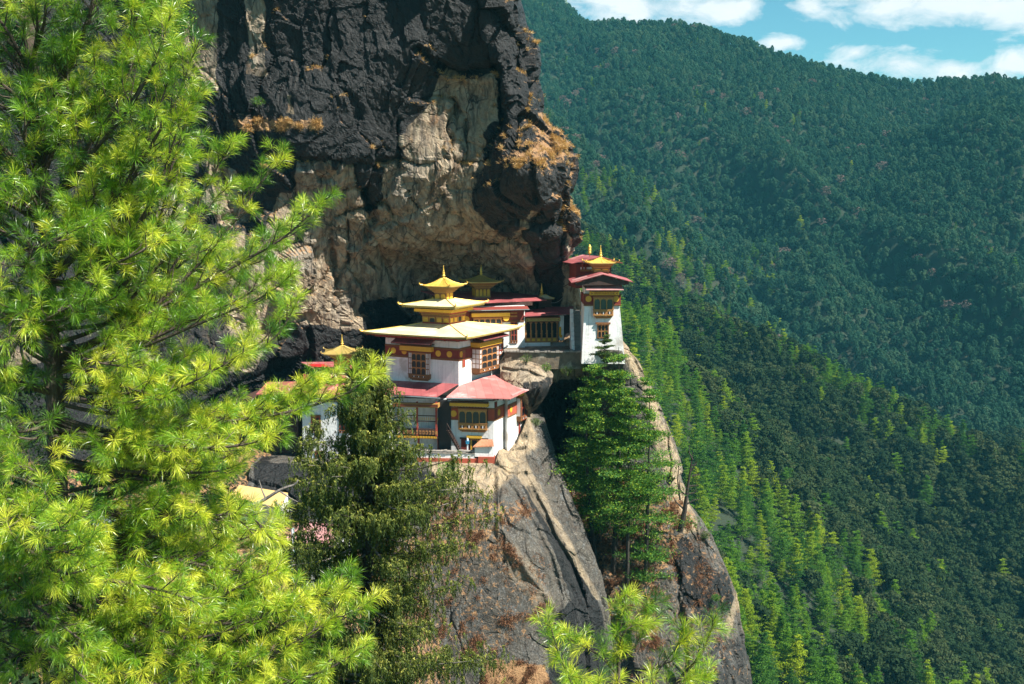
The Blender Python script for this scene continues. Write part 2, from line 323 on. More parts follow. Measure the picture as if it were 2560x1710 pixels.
def rockmat(name='cliff_rock', grey=0.0):
    m, t, out = mat(name)
    oc = t.new('ShaderNodeTexCoord').outputs['Object']
    pa = t.new('ShaderNodeAttribute', attribute_name='paint'); sp = t.new('ShaderNodeSeparateColor', {0: pa.outputs['Color']})
    dark, grass, warm = sp.outputs[0], sp.outputs[1], sp.outputs[2]
    big = t.noise(oc, 0.16, 6, 0.6, 0.6); mid = t.noise(t.mapv(oc, (1, 1, 0.55)), 0.9, 8, 0.65, 0.8); fine = t.noise(oc, 5.5, 8, 0.7)
    strk = t.noise(t.mapv(oc, (1.0, 1.0, 0.13), rot=(0.0, 0.12, 0)), 1.5, 7, 0.65, 0.5)
    c = t.ramp(mid, [(0.28, (0.08, 0.06, 0.042)), (0.42, (0.22, 0.16, 0.105)), (0.54, (0.36, 0.28, 0.19)), (0.75, (0.48, 0.41, 0.31))])
    c = t.mix(t.ramp(big, [(0.48, 0.0), (0.66, 0.55)]), c, t.ramp(fine, [(0.3, (0.16, 0.155, 0.145)), (0.7, (0.38, 0.365, 0.33))]))
    c = t.mix(t.ramp(t.noise(t.mapv(oc, (1, 1, 1), (5, 9, 2)), 0.55, 7, 0.7, 1.0), [(0.55, 0.0), (0.68, 0.8)]), c, (0.27, 0.125, 0.045))
    c = t.mix(t.math('MULTIPLY', t.ramp(strk, [(0.50, 0.0), (0.60, 0.8)]), 0.8), c, (0.028, 0.027, 0.027))
    c = t.mix(t.ramp(strk, [(0.30, 0.55), (0.38, 0.0)]), c, (0.42, 0.39, 0.33))
    wv = t.new('ShaderNodeVectorMath', {0: t.mapv(oc, (1, 1, 0.45), rot=(0.15, 0.3, 0)), 1: t.new('ShaderNodeTexNoise', {'Vector': oc, 'Scale': 0.5, 'Detail': 5.0}).outputs['Color']}, operation='ADD')
    v2 = t.new('ShaderNodeTexVoronoi', {'Scale': 0.34, 'Vector': wv.outputs[0]}, feature='DISTANCE_TO_EDGE')
    crk = t.ramp(v2.outputs[0], [(0.004, 0.0), (0.02, 1.0)]); c = t.mix(t.math('MULTIPLY', t.math('SUBTRACT', 1.0, crk), t.ramp(big, [(0.4, 0.15), (0.55, 0.95)])), c, (0.03, 0.026, 0.022))
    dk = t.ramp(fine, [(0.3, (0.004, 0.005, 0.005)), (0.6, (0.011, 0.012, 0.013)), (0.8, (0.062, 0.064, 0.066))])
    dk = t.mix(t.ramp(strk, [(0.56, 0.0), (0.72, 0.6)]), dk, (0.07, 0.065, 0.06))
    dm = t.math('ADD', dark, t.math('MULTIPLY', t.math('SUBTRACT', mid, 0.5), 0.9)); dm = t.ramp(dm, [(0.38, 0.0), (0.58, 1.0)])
    wm = t.math('MULTIPLY', warm, t.ramp(mid, [(0.35, 0.3), (0.6, 1.0)]))
    if grey: c = t.mix(grey, c, t.mix(t.ramp(t.noise(t.mapv(oc, (1, 1, .35)), 0.7, 7, 0.7, .8), [(0.42, 0.0), (0.62, 0.85)]), t.ramp(t.noise(oc, 6.0, 7, 0.78), [(0.40, (0.010, 0.0105, 0.010)), (0.52, (0.050, 0.051, 0.048)), (0.66, (0.28, 0.28, 0.26))]), (0.028, 0.029, 0.027)))
    if grey: c = t.mix(t.math('MULTIPLY', t.ramp(strk, [(0.56, 0.0), (0.68, 1.0)]), 0.35), c, (0.30, 0.31, 0.30)); c = t.mix(t.ramp(strk, [(0.32, 0.6), (0.44, 0.0)]), c, (0.018, 0.019, 0.019))
    c = t.mix(wm, c, t.ramp(fine, [(0.3, (0.26, 0.17, 0.09)), (0.55, (0.46, 0.35, 0.22)), (0.75, (0.60, 0.52, 0.40))]))
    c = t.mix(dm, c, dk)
    gm = t.math('ADD', grass, t.math('MULTIPLY', t.math('SUBTRACT', t.noise(oc, 2.2, 8, 0.7, 0.5), 0.5), 2.2)); gm = t.ramp(gm, [(0.45, 0.0), (0.62, 1.0)])
    gc = t.ramp(t.noise(oc, 9, 5, 0.7), [(0.3, (0.13, 0.065, 0.03)), (0.55, (0.36, 0.20, 0.09)), (0.75, (0.55, 0.38, 0.2))])
    c = t.mix(t.math('MULTIPLY', gm, t.ramp(grass, [(0.02, 0.0), (0.2, 1.0)])), c, gc)
    rg = t.math('SUBTRACT', 0.85, t.math('MULTIPLY', dm, 0.38))
    p = t.new('ShaderNodeBsdfPrincipled', {'Base Color': c, 'Roughness': rg}); p.inputs['Specular IOR Level'].default_value = 0.45
    vo = t.new('ShaderNodeTexVoronoi', {'Scale': 0.55, 'Vector': t.mapv(oc, (1, 1, 0.5), rot=(0.2, 0.35, 0))}, feature='DISTANCE_TO_EDGE')
    n1 = t.math('MULTIPLY', mid, 1.0); n2 = t.math('MULTIPLY', fine, 0.30)
    hgt = t.math('ADD', t.math('ADD', n1, n2), t.math('MULTIPLY', t.ramp(vo.outputs[0], [(0.0, 0.0), (0.05, 1.0)]), 0.10))
    hgt = t.math('ADD', hgt, t.math('MULTIPLY', t.noise(t.mapv(oc, (1, 1, 3.5), rot=(0.5, 0.3, 0)), 6.5, 6, 0.75), 0.22))
    b = t.new('ShaderNodeBump', {'Strength': 0.9, 'Distance': 0.5, 'Height': hgt}); t.l.new(b.outputs[0], p.inputs['Normal'])
    t.l.new(p.outputs[0], out.inputs[0]); return m
M['rock'] = rockmat(); M['rockgrey'] = rockmat('grey_buttress_rock', 0.82)
M['soil'] = pbr('forest_floor', (0.022, 0.032, 0.016), (0.013, 0.024, 0.012), 0.05, 0.95, c3=(0.03, 0.032, 0.018))
# ------------------------------------------------------------ cliffs (each a displaced surface with real depth)
def relief(name, rows, xl, xr, py0, py1, nx, ny, Rr=4.0, Rl=0.0, back=14, nb=26, top=0, amp=1.0, seed=0, paint=None, grooves=(), push=None, fscale=1.0, ytop=None, mt='rock', ampf=None):
    pys = np.linspace(py0, py1, ny)
    ks = sorted(rows); L0 = np.interp(pys, *zip(*xl)); R0 = np.interp(pys, *zip(*xr))
    u = np.linspace(0, 1, nx); PX = L0[:, None]+(R0-L0)[:, None]*u[None, :]; PY = np.repeat(pys[:, None], nx, 1)
    if ytop: yt = np.interp(PX, *zip(*ytop)); PY = yt+(PY-py0)*(py1-yt)/(py1-py0)
    # depth table: interpolate along each key row, then between rows (smooth)
    tab = np.array([[0.0]*1]); D = np.zeros((len(ks), ny, nx))
    for i, k in enumerate(ks):
        xs, ds = zip(*rows[k]); D[i] = np.interp(PX, xs, ds)
    fi = np.interp(PY, ks, np.arange(len(ks))); i0 = np.clip(np.floor(fi).astype(int), 0, len(ks)-2); f = (fi-i0); f = f*f*(3-2*f)*0.6+f*0.4
    r, cidx = np.indices(PY.shape); YD = D[i0, r, cidx]*(1-f)+D[i0+1, r, cidx]*f
    k = max(3, nx//60)
    for _ in range(2):
        pad = np.pad(YD, ((k, k), (k, k)), mode='edge'); cs = np.cumsum(np.cumsum(np.pad(pad, ((1, 0), (1, 0))), 0), 1); s = 2*k+1
        YD = (cs[s:, s:]-cs[:-s, s:]-cs[s:, :-s]+cs[:-s, :-s])/(s*s)
    mpp = YD/FPX
    if Rr: t = np.clip(1-(R0[:, None]-PX)*mpp/Rr, 0, 1); YD = YD+Rr*0.8*(1-np.sqrt(1-t*t*0.98))
    if Rl: t = np.clip(1-(PX-L0[:, None])*mpp/Rl, 0, 1); YD = YD+Rl*0.8*(1-np.sqrt(1-t*t*0.98))
    for (pts, dep, wd) in grooves:
        wob = vnoise(np.stack([PX/40., PY/40., PX*0], -1), 5)*8
        YD = YD+dep*np.exp(-(seg_d(PX+wob, PY+wob, pts)/wd)**2)
    if push is not None: YD = push(PX, PY, YD)
    X, Y, Z = at(PX, PY, YD); P = np.stack([X, Y, Z], -1)
    # carry the sides back behind the outline
    def ext(E, sgn, n):
        s = (np.arange(1, n+1)/n)**1.3; q = np.repeat(E[:, None, :], n, 1)
        q[..., 0] -= sgn*s[None, :]*back*0.22; q[..., 1] += s[None, :]*back; return q
    parts = [P]
    A = np.stack([PX, PY], -1); Ap = [A]
    if nb: parts.append(ext(P[:, -1], 1, nb)); Ap.append(np.repeat(A[:, -1:], nb, 1))
    if Rl: parts.insert(0, ext(P[:, 0], -1, nb)[:, ::-1]); Ap.insert(0, np.repeat(A[:, :1], nb, 1))
    P = np.concatenate(parts, 1); A = np.concatenate(Ap, 1)
    if top:
        n = 14; s = (np.arange(n, 0, -1)/n)[:, None]; q = np.repeat(P[:1], n, 0); q[..., 1] += s*top; q[..., 2] += 0.0*s*top
        P = np.concatenate([q, P], 0); A = np.concatenate([np.repeat(A[:1], n, 0), A], 0)
    du = np.gradient(P, axis=1); dv = np.gradient(P, axis=0); N = np.cross(du, dv); N /= (np.linalg.norm(N, axis=-1, keepdims=True)+1e-9)
    if N[ny//2, nx//2, 1] > 0: N = -N
    ph = seed*31.7; Q = P+ph
    Qw = Q+np.stack([fbm(Q*0.12, 3, s=3), fbm(Q*0.12+50, 3, s=4), fbm(Q*0.12+90, 3, s=6)], -1)*3.0
    sc = np.array([1.0, 1.0, 0.45])
    f1, e1 = facet(Qw*0.13*fscale*sc, 11, 1.2); f2, e2 = facet(Qw*0.36*fscale*sc+7, 21, 1.4); f3, e3 = facet(Qw*1.0*fscale+3, 31, 1.4)
    lowf = fbm(Q*0.07, 3, s=1)
    d = 1.1*lowf+1.5*f1+0.52*f2+0.15*f3+0.26*ridged(Qw*np.array([.8, .8, .3]), 4, s=9)+0.12*fbm(Q*2.2, 3, s=14)
    d -= 0.3*np.exp(-(e1/0.03)**2)+0.10*np.exp(-(e2/0.035)**2)
    d = d*(0.35+0.65*np.clip(np.abs(N[..., 1])*1.6, 0, 1))
    if ampf is not None: d = d*ampf(A[..., 0], A[..., 1])
    P = P+N*(d*amp*0.8)[..., None]
    H, Wd = P.shape[:2]; idx = np.arange(H*Wd).reshape(H, Wd)
    F = np.stack([idx[:-1, :-1], idx[1:, :-1], idx[1:, 1:], idx[:-1, 1:]], -1).reshape(-1, 4)
    du = np.gradient(P, axis=1); dv = np.gradient(P, axis=0); N2 = np.cross(dv, du); N2 /= (np.linalg.norm(N2, axis=-1, keepdims=True)+1e-9)
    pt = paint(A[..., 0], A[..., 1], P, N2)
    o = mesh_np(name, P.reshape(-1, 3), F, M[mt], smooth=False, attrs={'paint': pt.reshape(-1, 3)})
    o['kind'] = 'structure'; return o, P, N2, pt, A
def soft(X, Y, P, poly, w=10, wob=22, s=0):
    n = fbm(P*0.35, 4, s=40+s)*wob+fbm(P*1.3, 3, s=44+s)*wob*0.35
    return sstep(-w, w, inpoly(X, Y, poly)+n)

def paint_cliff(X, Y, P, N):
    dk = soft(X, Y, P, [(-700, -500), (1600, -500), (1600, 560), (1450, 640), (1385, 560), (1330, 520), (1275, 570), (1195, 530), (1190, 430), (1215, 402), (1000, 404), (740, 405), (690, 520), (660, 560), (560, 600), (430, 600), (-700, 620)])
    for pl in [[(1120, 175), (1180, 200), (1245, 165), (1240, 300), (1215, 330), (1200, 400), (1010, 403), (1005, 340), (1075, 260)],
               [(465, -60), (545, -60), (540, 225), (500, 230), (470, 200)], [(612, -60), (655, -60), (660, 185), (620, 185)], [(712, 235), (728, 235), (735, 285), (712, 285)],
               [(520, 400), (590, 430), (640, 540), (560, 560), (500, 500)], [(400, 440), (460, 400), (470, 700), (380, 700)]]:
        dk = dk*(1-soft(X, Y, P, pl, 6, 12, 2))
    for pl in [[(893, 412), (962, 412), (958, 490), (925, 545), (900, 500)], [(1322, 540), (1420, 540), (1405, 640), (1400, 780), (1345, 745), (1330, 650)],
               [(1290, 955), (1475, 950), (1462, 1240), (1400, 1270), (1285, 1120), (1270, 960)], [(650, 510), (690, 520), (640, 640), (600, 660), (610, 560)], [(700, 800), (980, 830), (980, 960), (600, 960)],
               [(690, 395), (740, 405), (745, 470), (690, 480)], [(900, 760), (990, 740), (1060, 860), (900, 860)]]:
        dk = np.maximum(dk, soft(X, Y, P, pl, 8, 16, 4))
    dk = np.maximum(dk, .22*soft(X, Y, P, [(640, 620), (880, 600), (1000, 760), (1000, 860), (640, 900)], 16, 26, 4))  # left outcrop painted darker to stand in for shade
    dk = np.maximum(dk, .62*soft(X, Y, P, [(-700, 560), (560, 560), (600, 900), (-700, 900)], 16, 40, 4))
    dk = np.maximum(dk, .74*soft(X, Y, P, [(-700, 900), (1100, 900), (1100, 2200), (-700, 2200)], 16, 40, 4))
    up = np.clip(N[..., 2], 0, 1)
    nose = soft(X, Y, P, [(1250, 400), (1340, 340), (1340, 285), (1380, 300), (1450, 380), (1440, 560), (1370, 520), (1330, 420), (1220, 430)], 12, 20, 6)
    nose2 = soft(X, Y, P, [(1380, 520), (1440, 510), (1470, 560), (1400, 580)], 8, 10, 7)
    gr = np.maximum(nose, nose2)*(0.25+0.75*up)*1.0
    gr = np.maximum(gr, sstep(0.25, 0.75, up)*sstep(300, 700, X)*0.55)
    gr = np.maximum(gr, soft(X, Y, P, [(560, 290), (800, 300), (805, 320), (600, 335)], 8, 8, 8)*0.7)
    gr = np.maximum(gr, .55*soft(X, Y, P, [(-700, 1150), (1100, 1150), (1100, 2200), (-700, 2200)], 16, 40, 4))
    wm = soft(X, Y, P, [(1205, 250), (1250, 240), (1243, 360), (1185, 400), (1190, 320)], 6, 10, 9)*0.8  # warm strip painted in for sunlight on the tan face's right edge
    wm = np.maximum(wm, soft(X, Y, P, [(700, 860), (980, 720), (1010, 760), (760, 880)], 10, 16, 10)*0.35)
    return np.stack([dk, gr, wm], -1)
CR = {
 -350: [(-600, 112), (200, 118), (600, 115), (900, 111), (1100, 109), (1250, 112), (1310, 117)],
 0: [(-600, 114), (300, 120), (600, 118), (800, 116), (1000, 113), (1100, 111), (1250, 112), (1305, 116)],
 150: [(-600, 115), (300, 121), (600, 119), (800, 117), (950, 114.5), (1050, 112.5), (1120, 113.5), (1240, 114), (1270, 111.5), (1340, 115)],
 215: [(-600, 115), (300, 121), (600, 119), (800, 117), (950, 115), (1040, 114.5), (1100, 117), (1240, 117), (1262, 111.5), (1345, 115)],
 330: [(-600, 115), (300, 121), (600, 120), (800, 117), (950, 116.5), (1050, 117.5), (1200, 117.5), (1240, 115.5), (1275, 113.5), (1360, 113)],
 400: [(-600, 115), (300, 121), (600, 121), (740, 118), (900, 117), (1195, 116.5), (1230, 112), (1330, 109.5), (1435, 113)],
 440: [(-600, 115), (300, 121), (600, 122), (740, 120.5), (900, 119), (1195, 117.5), (1220, 112.5), (1330, 109), (1435, 113)],
 520: [(-600, 115), (300, 121), (600, 122), (740, 121), (870, 120.5), (950, 119), (1190, 117.5), (1260, 115.5), (1330, 112.5), (1420, 114)],
 570: [(-600, 115), (300, 120), (600, 120), (780, 121), (870, 123), (950, 122), (1100, 120), (1250, 119), (1340, 118), (1400, 117), (1460, 116)],
 640: [(-600, 114), (300, 118), (600, 119), (700, 121), (780, 123.5), (870, 126), (960, 129), (1060, 132), (1180, 131), (1300, 128), (1350, 126), (1400, 125.5), (1440, 124.5)],
 720: [(-600, 112), (300, 116), (640, 119.5), (780, 124), (860, 127), (960, 130), (1060, 135), (1250, 135), (1330, 130), (1390, 127), (1430, 129)],
 830: [(-600, 110), (300, 112), (640, 121), (780, 125.5), (860, 128), (960, 131), (1060, 136), (1250, 137), (1400, 131), (1480, 128)],
 900: [(-600, 108), (300, 110), (640, 121), (780, 126), (950, 132), (1060, 136), (1235, 130), (1262, 120.6), (1480, 119.9)],
 950: [(-600, 108), (300, 110), (640, 122), (780, 128), (950, 132), (1060, 135), (1235, 130), (1280, 121.6), (1480, 121)],
 1000: [(-600, 105), (300, 112), (640, 124), (1000, 132), (1250, 131), (1300, 128), (1480, 127)],
 1200: [(-600, 92), (300, 98), (700, 112), (1000, 120), (1250, 128), (1480, 127)],
 1400: [(-600, 76), (0, 80), (400, 86), (700, 92), (1000, 104), (1250, 122), (1500, 126)],
 1710: [(-600, 55), (0, 66), (500, 74), (900, 86), (1100, 100), (1500, 122)],
 2100: [(-600, 38), (0, 46), (500, 56), (900, 72), (1100, 92), (1500, 118)]}
for k_ in list(CR):
    if k_ <= 570: CR[k_] = [(x, y+8.0*float(np.interp(x, [700, 1000, 1460], [0, .55, 1]))*float(np.interp(k_, [520, 600], [1, .8]))) for x, y in CR[k_]]
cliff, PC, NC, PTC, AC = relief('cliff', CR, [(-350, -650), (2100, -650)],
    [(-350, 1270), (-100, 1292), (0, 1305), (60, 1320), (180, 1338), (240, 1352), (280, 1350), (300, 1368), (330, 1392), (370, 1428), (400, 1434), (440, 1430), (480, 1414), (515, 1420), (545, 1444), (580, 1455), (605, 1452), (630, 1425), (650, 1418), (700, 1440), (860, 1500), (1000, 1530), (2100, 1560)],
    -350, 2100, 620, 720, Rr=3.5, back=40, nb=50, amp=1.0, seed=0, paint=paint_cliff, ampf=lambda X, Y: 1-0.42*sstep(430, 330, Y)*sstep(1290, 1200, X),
    grooves=[([(700, 398), (860, 405), (930, 409), (1000, 404), (1080, 408), (1160, 404), (1215, 398)], 1.6, 5), ([(890, 415), (905, 480), (930, 540)], 1.5, 9),
             ([(1003, 410), (1018, 470), (1040, 510)], 1.2, 5), ([(1000, 300), (1005, 400)], 1.0, 5), ([(1140, 260), (1125, 330), (1115, 402)], 1.4, 7), ([(1160, 300), (1165, 395)], 0.9, 5),
             ([(850, 540), (960, 500), (1000, 560), (1110, 600), (1240, 605), (1320, 590)], 1.3, 7), ([(960, 600), (1000, 560)], 1.0, 6), ([(870, 470), (875, 650), (830, 740)], 1.2, 6),
             ([(905, 520), (945, 600), (985, 720)], 0.9, 7), ([(1230, 600), (1310, 560), (1360, 530)], 1.2, 6), ([(1300, 560), (1335, 640), (1345, 740)], 1.2, 10), ([(830, 600), (838, 700), (850, 830)], 1.4, 6),
             ([(1270, 0), (1285, 90), (1300, 180)], 0.8, 4), ([(1240, 170), (1260, 300), (1215, 395)], 1.6, 7), ([(1050, 130), (1130, 185), (1240, 175)], 1.2, 8), ([(1410, 500), (1405, 560), (1400, 640)], 1.0, 8)])

def paint_mid(X, Y, P, N):
    up = np.clip(N[..., 2], 0, 1)
    wm = soft(X, Y, P, [(1060, 1130), (1330, 1030), (1345, 1110), (1300, 1150), (1230, 1240), (1160, 1240), (1080, 1200)], 10, 14, 1)
    wm = np.maximum(wm, soft(X, Y, P, [(1270, 1150), (1310, 1130), (1360, 1230), (1500, 1500), (1488, 1500), (1370, 1320)], 4, 6, 3)*0.6)
    wm = np.maximum(wm, soft(X, Y, P, [(1200, 1280), (1330, 1400), (1400, 1540), (1370, 1550), (1280, 1440)], 6, 14, 5)*0.3)
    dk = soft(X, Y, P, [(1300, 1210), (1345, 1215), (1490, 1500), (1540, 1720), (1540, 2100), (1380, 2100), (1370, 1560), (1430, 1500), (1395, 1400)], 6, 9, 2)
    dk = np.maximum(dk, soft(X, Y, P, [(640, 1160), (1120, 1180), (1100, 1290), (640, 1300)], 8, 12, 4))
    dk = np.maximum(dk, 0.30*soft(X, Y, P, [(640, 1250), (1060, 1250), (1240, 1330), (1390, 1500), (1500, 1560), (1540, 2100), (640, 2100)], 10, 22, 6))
    gr = soft(X, Y, P, [(1080, 1250), (1250, 1240), (1330, 1250), (1340, 1300), (1240, 1330), (1330, 1440), (1200, 1390), (1060, 1420)], 14, 24, 8)*0.5
    gr = np.maximum(gr, soft(X, Y, P, [(1090, 1360), (1380, 1400), (1380, 1560), (1240, 1660), (1060, 1640)], 30, 30, 9)*0.36)
    gr = np.maximum(gr, soft(X, Y, P, [(640, 1300), (1080, 1350), (1050, 1760), (640, 1760)], 30, 30, 9)*0.5)
    gr = np.maximum(gr, soft(X, Y, P, [(1210, 1650), (1370, 1660), (1370, 1760), (1190, 1760)], 8, 16, 9)*0.9)
    return np.stack([dk*(1-wm*0.9), gr, wm], -1)
MR = {1040: [(560, 112), (1290, 117), (1318, 117), (1340, 118)],
 1110: [(560, 111), (1100, 110), (1240, 111), (1290, 114.2), (1318, 115), (1345, 116)],
 1165: [(560, 110), (1000, 109.6), (1100, 109.4), (1235, 109.4), (1300, 111.8), (1340, 114)],
 1230: [(560, 106), (900, 107), (1100, 106.5), (1200, 106), (1270, 107), (1340, 110.5), (1390, 112.5)],
 1300: [(560, 103), (900, 104.5), (1100, 104.6), (1200, 104), (1290, 105), (1350, 108), (1420, 110.5)],
 1400: [(560, 98), (900, 101.5), (1100, 103), (1220, 103), (1330, 104), (1400, 106.5), (1470, 109)],
 1560: [(560, 90), (900, 97), (1100, 102), (1300, 102.5), (1400, 104.5), (1520, 108)],
 1710: [(560, 82), (900, 94), (1100, 101), (1300, 101), (1420, 103), (1540, 107)],
 2100: [(560, 66), (900, 84), (1100, 96), (1300, 98), (1420, 100), (1580, 105)]}
mid, PM, NM, PTM, AM = relief('rock_buttress', MR, [(1120, 640), (2100, 400)],
    [(1040, 1322), (1100, 1342), (1130, 1352), (1165, 1362), (1200, 1376), (1270, 1402), (1360, 1442), (1430, 1472), (1500, 1502), (1600, 1524), (1710, 1534), (2100, 1560)],
    1160, 2100, 460, 480, mt='rockgrey', Rr=1.2, back=18, top=9, amp=0.32, ytop=[(640, 1163), (1236, 1161), (1246, 1136), (1272, 1134), (1292, 1112), (1306, 1080), (1318, 1047), (1326, 1045)], seed=2, paint=paint_mid, fscale=1.3,
    grooves=[([(1318, 1190), (1360, 1290), (1420, 1400), (1470, 1520)], 0.8, 7), ([(1250, 1170), (1290, 1240), (1370, 1380), (1400, 1500), (1390, 1650)], 0.5, 7), ([(1230, 1280), (1300, 1400), (1390, 1520)], -0.5, 14)])

def paint_right(X, Y, P, N):
    wm = soft(X, Y, P, [(1545, 850), (1590, 850), (1640, 1000), (1700, 1200), (1740, 1330), (1700, 1330), (1640, 1120), (1600, 960)], 5, 8, 1)
    wm = np.maximum(wm, soft(X, Y, P, [(1840, 1480), (1862, 1490), (1835, 1560), (1820, 1600), (1812, 1560)], 3, 4, 3)*0.8)
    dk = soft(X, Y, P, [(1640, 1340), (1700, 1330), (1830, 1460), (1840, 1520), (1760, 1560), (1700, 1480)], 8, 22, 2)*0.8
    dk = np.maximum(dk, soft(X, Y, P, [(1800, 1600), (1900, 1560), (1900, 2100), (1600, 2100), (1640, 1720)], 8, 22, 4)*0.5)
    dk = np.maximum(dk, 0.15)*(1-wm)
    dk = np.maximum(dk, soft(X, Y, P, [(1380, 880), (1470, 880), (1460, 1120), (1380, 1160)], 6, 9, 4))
    gr = soft(X, Y, P, [(1340, 1200), (1560, 1160), (1740, 1290), (1640, 1480), (1650, 1640), (1560, 1560), (1500, 1640), (1380, 1480)], 16, 26, 8)*0.52
    gr = np.maximum(gr, 0.3*soft(X, Y, P, [(1600, 1300), (1830, 1340), (1880, 1700), (1560, 1740)], 20, 26, 8))
    return np.stack([dk, gr, wm], -1)
RR = {872: [(1440, 119.2), (1500, 117.6), (1560, 117.6), (1600, 120)],
 930: [(1440, 121), (1500, 118.6), (1560, 118.2), (1620, 120.0)],
 960: [(1440, 124), (1500, 120.5), (1560, 119), (1640, 120.5)],
 1100: [(1400, 126), (1500, 122.5), (1560, 120.5), (1680, 119.5)],
 1220: [(1360, 125), (1440, 122), (1520, 119.5), (1620, 118), (1720, 118)],
 1340: [(1360, 122), (1440, 118.5), (1520, 116), (1620, 115), (1700, 114.5), (1790, 116)],
 1480: [(1400, 117), (1500, 112.5), (1580, 112), (1660, 112), (1750, 112.6), (1850, 115)],
 1710: [(1400, 114), (1500, 110), (1600, 109), (1700, 109), (1790, 109.5), (1880, 113)],
 2100: [(1400, 108), (1500, 104), (1600, 103), (1700, 103), (1790, 104), (1920, 109)]}
rgt, PR, NR, PTR, AR = relief('rock_tower', RR, [(872, 1470), (1000, 1452), (1100, 1420), (1220, 1370), (2100, 1370)],
    [(872, 1572), (900, 1600), (960, 1625), (1020, 1650), (1100, 1680), (1180, 1700), (1260, 1722), (1310, 1760), (1370, 1792), (1430, 1820), (1480, 1842), (1560, 1852), (1640, 1870), (1710, 1877), (2100, 1930)],
    876, 2100, 260, 460, mt='rockgrey', Rr=2.0, Rl=1.0, back=22, top=12, amp=0.42, seed=4, paint=paint_right, fscale=1.3,
    grooves=[([(1600, 1360), (1690, 1420), (1700, 1560), (1720, 1700)], 0.7, 9)])

def paint_b(X, Y, P, N):
    wm = soft(X, Y, P, [(1250, 890), (1290, 900), (1300, 960), (1250, 960)], 5, 8, 1)*0.7
    dk = soft(X, Y, P, [(1310, 960), (1400, 930), (1400, 1060), (1330, 1060)], 6, 12, 2)*0.6
    return np.stack([dk, np.clip(N[..., 2], 0, 1)*0.12, np.maximum(wm, 0.35)], -1)
BR = {885: [(1225, 122), (1260, 120.8), (1300, 120.5), (1340, 122)], 930: [(1225, 119), (1280, 117.6), (1340, 117), (1380, 119)],
 970: [(1240, 117.5), (1300, 115.6), (1350, 115), (1380, 117)], 1010: [(1270, 117.5), (1320, 116), (1360, 116.5), (1380, 118)], 1045: [(1290, 118.5), (1330, 118), (1350, 119)]}
bld, PB, NB, PTB, AB = relief('boulder', BR, [(885, 1262), (905, 1248), (950, 1250), (1000, 1285), (1045, 1306)],
    [(885, 1300), (900, 1345), (920, 1376), (935, 1383), (960, 1380), (990, 1366), (1020, 1345), (1045, 1322)],
    888, 1043, 110, 110, Rr=1.4, Rl=0.8, back=9, nb=14, top=5, amp=0.28, seed=6, paint=paint_b, fscale=1.2,
    grooves=[([(1250, 915), (1300, 925), (1360, 945)], 0.5, 4), ([(1355, 960), (1330, 1010)], 0.5, 4)])
# ------------------------------------------------------------ valley and mountains: one ground sheet
RID = [  # crest polylines (px, py of tree tops, depth), slope
 ([(1020, -260, 1700), (1180, -120, 1620), (1290, -8, 1550), (1400, 40, 1500), (1500, 55, 1480), (1640, 48, 1450), (1750, 62, 1430), (1860, 95, 1400), (1960, 130, 1380), (2050, 150, 1370), (2150, 178, 1360), (2230, 195, 1350), (2400, 198, 1340), (2560, 208, 1330), (2800, 230, 1300), (3300, 300, 1200)], 0.72),
 ([(1860, 100, 1400), (1900, 300, 1230), (1980, 480, 1080), (2080, 640, 960), (2200, 830, 890), (2300, 960, 850), (2420, 1080, 840)], 0.85),
 ([(2480, 203, 1335), (2600, 300, 1150), (2700, 520, 1000), (2850, 800, 850), (3000, 1050, 760)], 0.55),
 ([(1540, 60, 1480), (1580, 260, 1290), (1680, 480, 1140), (1800, 650, 1020)], 0.85),
 ([(1240, 200, 1080), (1350, 380, 1020), (1440, 455, 990), (1560, 545, 950), (1680, 640, 910), (1780, 705, 880), (1880, 775, 850), (1990, 850, 820), (2100, 940, 790), (2300, 1090, 760)], 0.8),
 ([(1200, 430, 760), (1390, 560, 720), (1480, 610, 700), (1560, 660, 685), (1640, 700, 665), (1760, 742, 650), (1880, 790, 635), (1990, 850, 620), (2100, 915, 605), (2200, 965, 592), (2330, 1040, 575), (2450, 1075, 560), (2560, 1105, 550), (2900, 1260, 510)], 0.72),
 ([(1300, 560, 520), (1420, 640, 500), (1510, 760, 470), (1570, 880, 445), (1640, 985, 425), (1740, 1110, 405), (1850, 1230, 390), (1980, 1370, 375), (2120, 1510, 360), (2300, 1690, 345), (2560, 1960, 330)], 0.85),
 ([(1500, 1100, 330), (1700, 1330, 300), (1880, 1620, 270), (2100, 1900, 250), (2400, 2300, 230)], 0.9)]
GX = np.arange(-420, 1260, 6.0); GY = np.arange(170, 1960, 6.0)
XX, YY = np.meshgrid(GX, GY)
def tophgt(Y): return np.interp(Y, [300, 600, 1500], [11, 11, 9])
hs = []
for pts, k in RID:
    p3 = [at(float(a), float(b), float(c)) for a, b, c in pts]; best = np.full(XX.shape, -1e9)
    for p, q in zip(p3[:-1], p3[1:]):
        vx, vy = q[0]-p[0], q[1]-p[1]; t = np.clip(((XX-p[0])*vx+(YY-p[1])*vy)/(vx*vx+vy*vy), 0, 1)
        d = np.hypot(XX-p[0]-t*vx, YY-p[1]-t*vy); z = p[2]+(q[2]-p[2])*t-tophgt(YY)
        best = np.maximum(best, z-k*(np.sqrt(d*d+64)-8))
    hs.append(best)
hs = np.stack(hs); mx = hs.max(0); ZZ = mx+7*np.log(np.exp((hs-mx)/7).sum(0))-2
Pn = np.stack([XX, YY, XX*0], -1)
c3_ = [at(float(a), float(b), float(c)) for a, b, c in RID[0][0]]; yc_ = np.interp(XX, [p[0] for p in c3_], [p[1] for p in c3_]); wc_ = np.clip(np.abs(yc_-YY)/220, 0.12, 1)
rg_ = ridged(np.stack([(XX*0.9+YY*0.45)/210., (YY*.9-XX*.45)/420., XX*0], -1), 3, s=71)
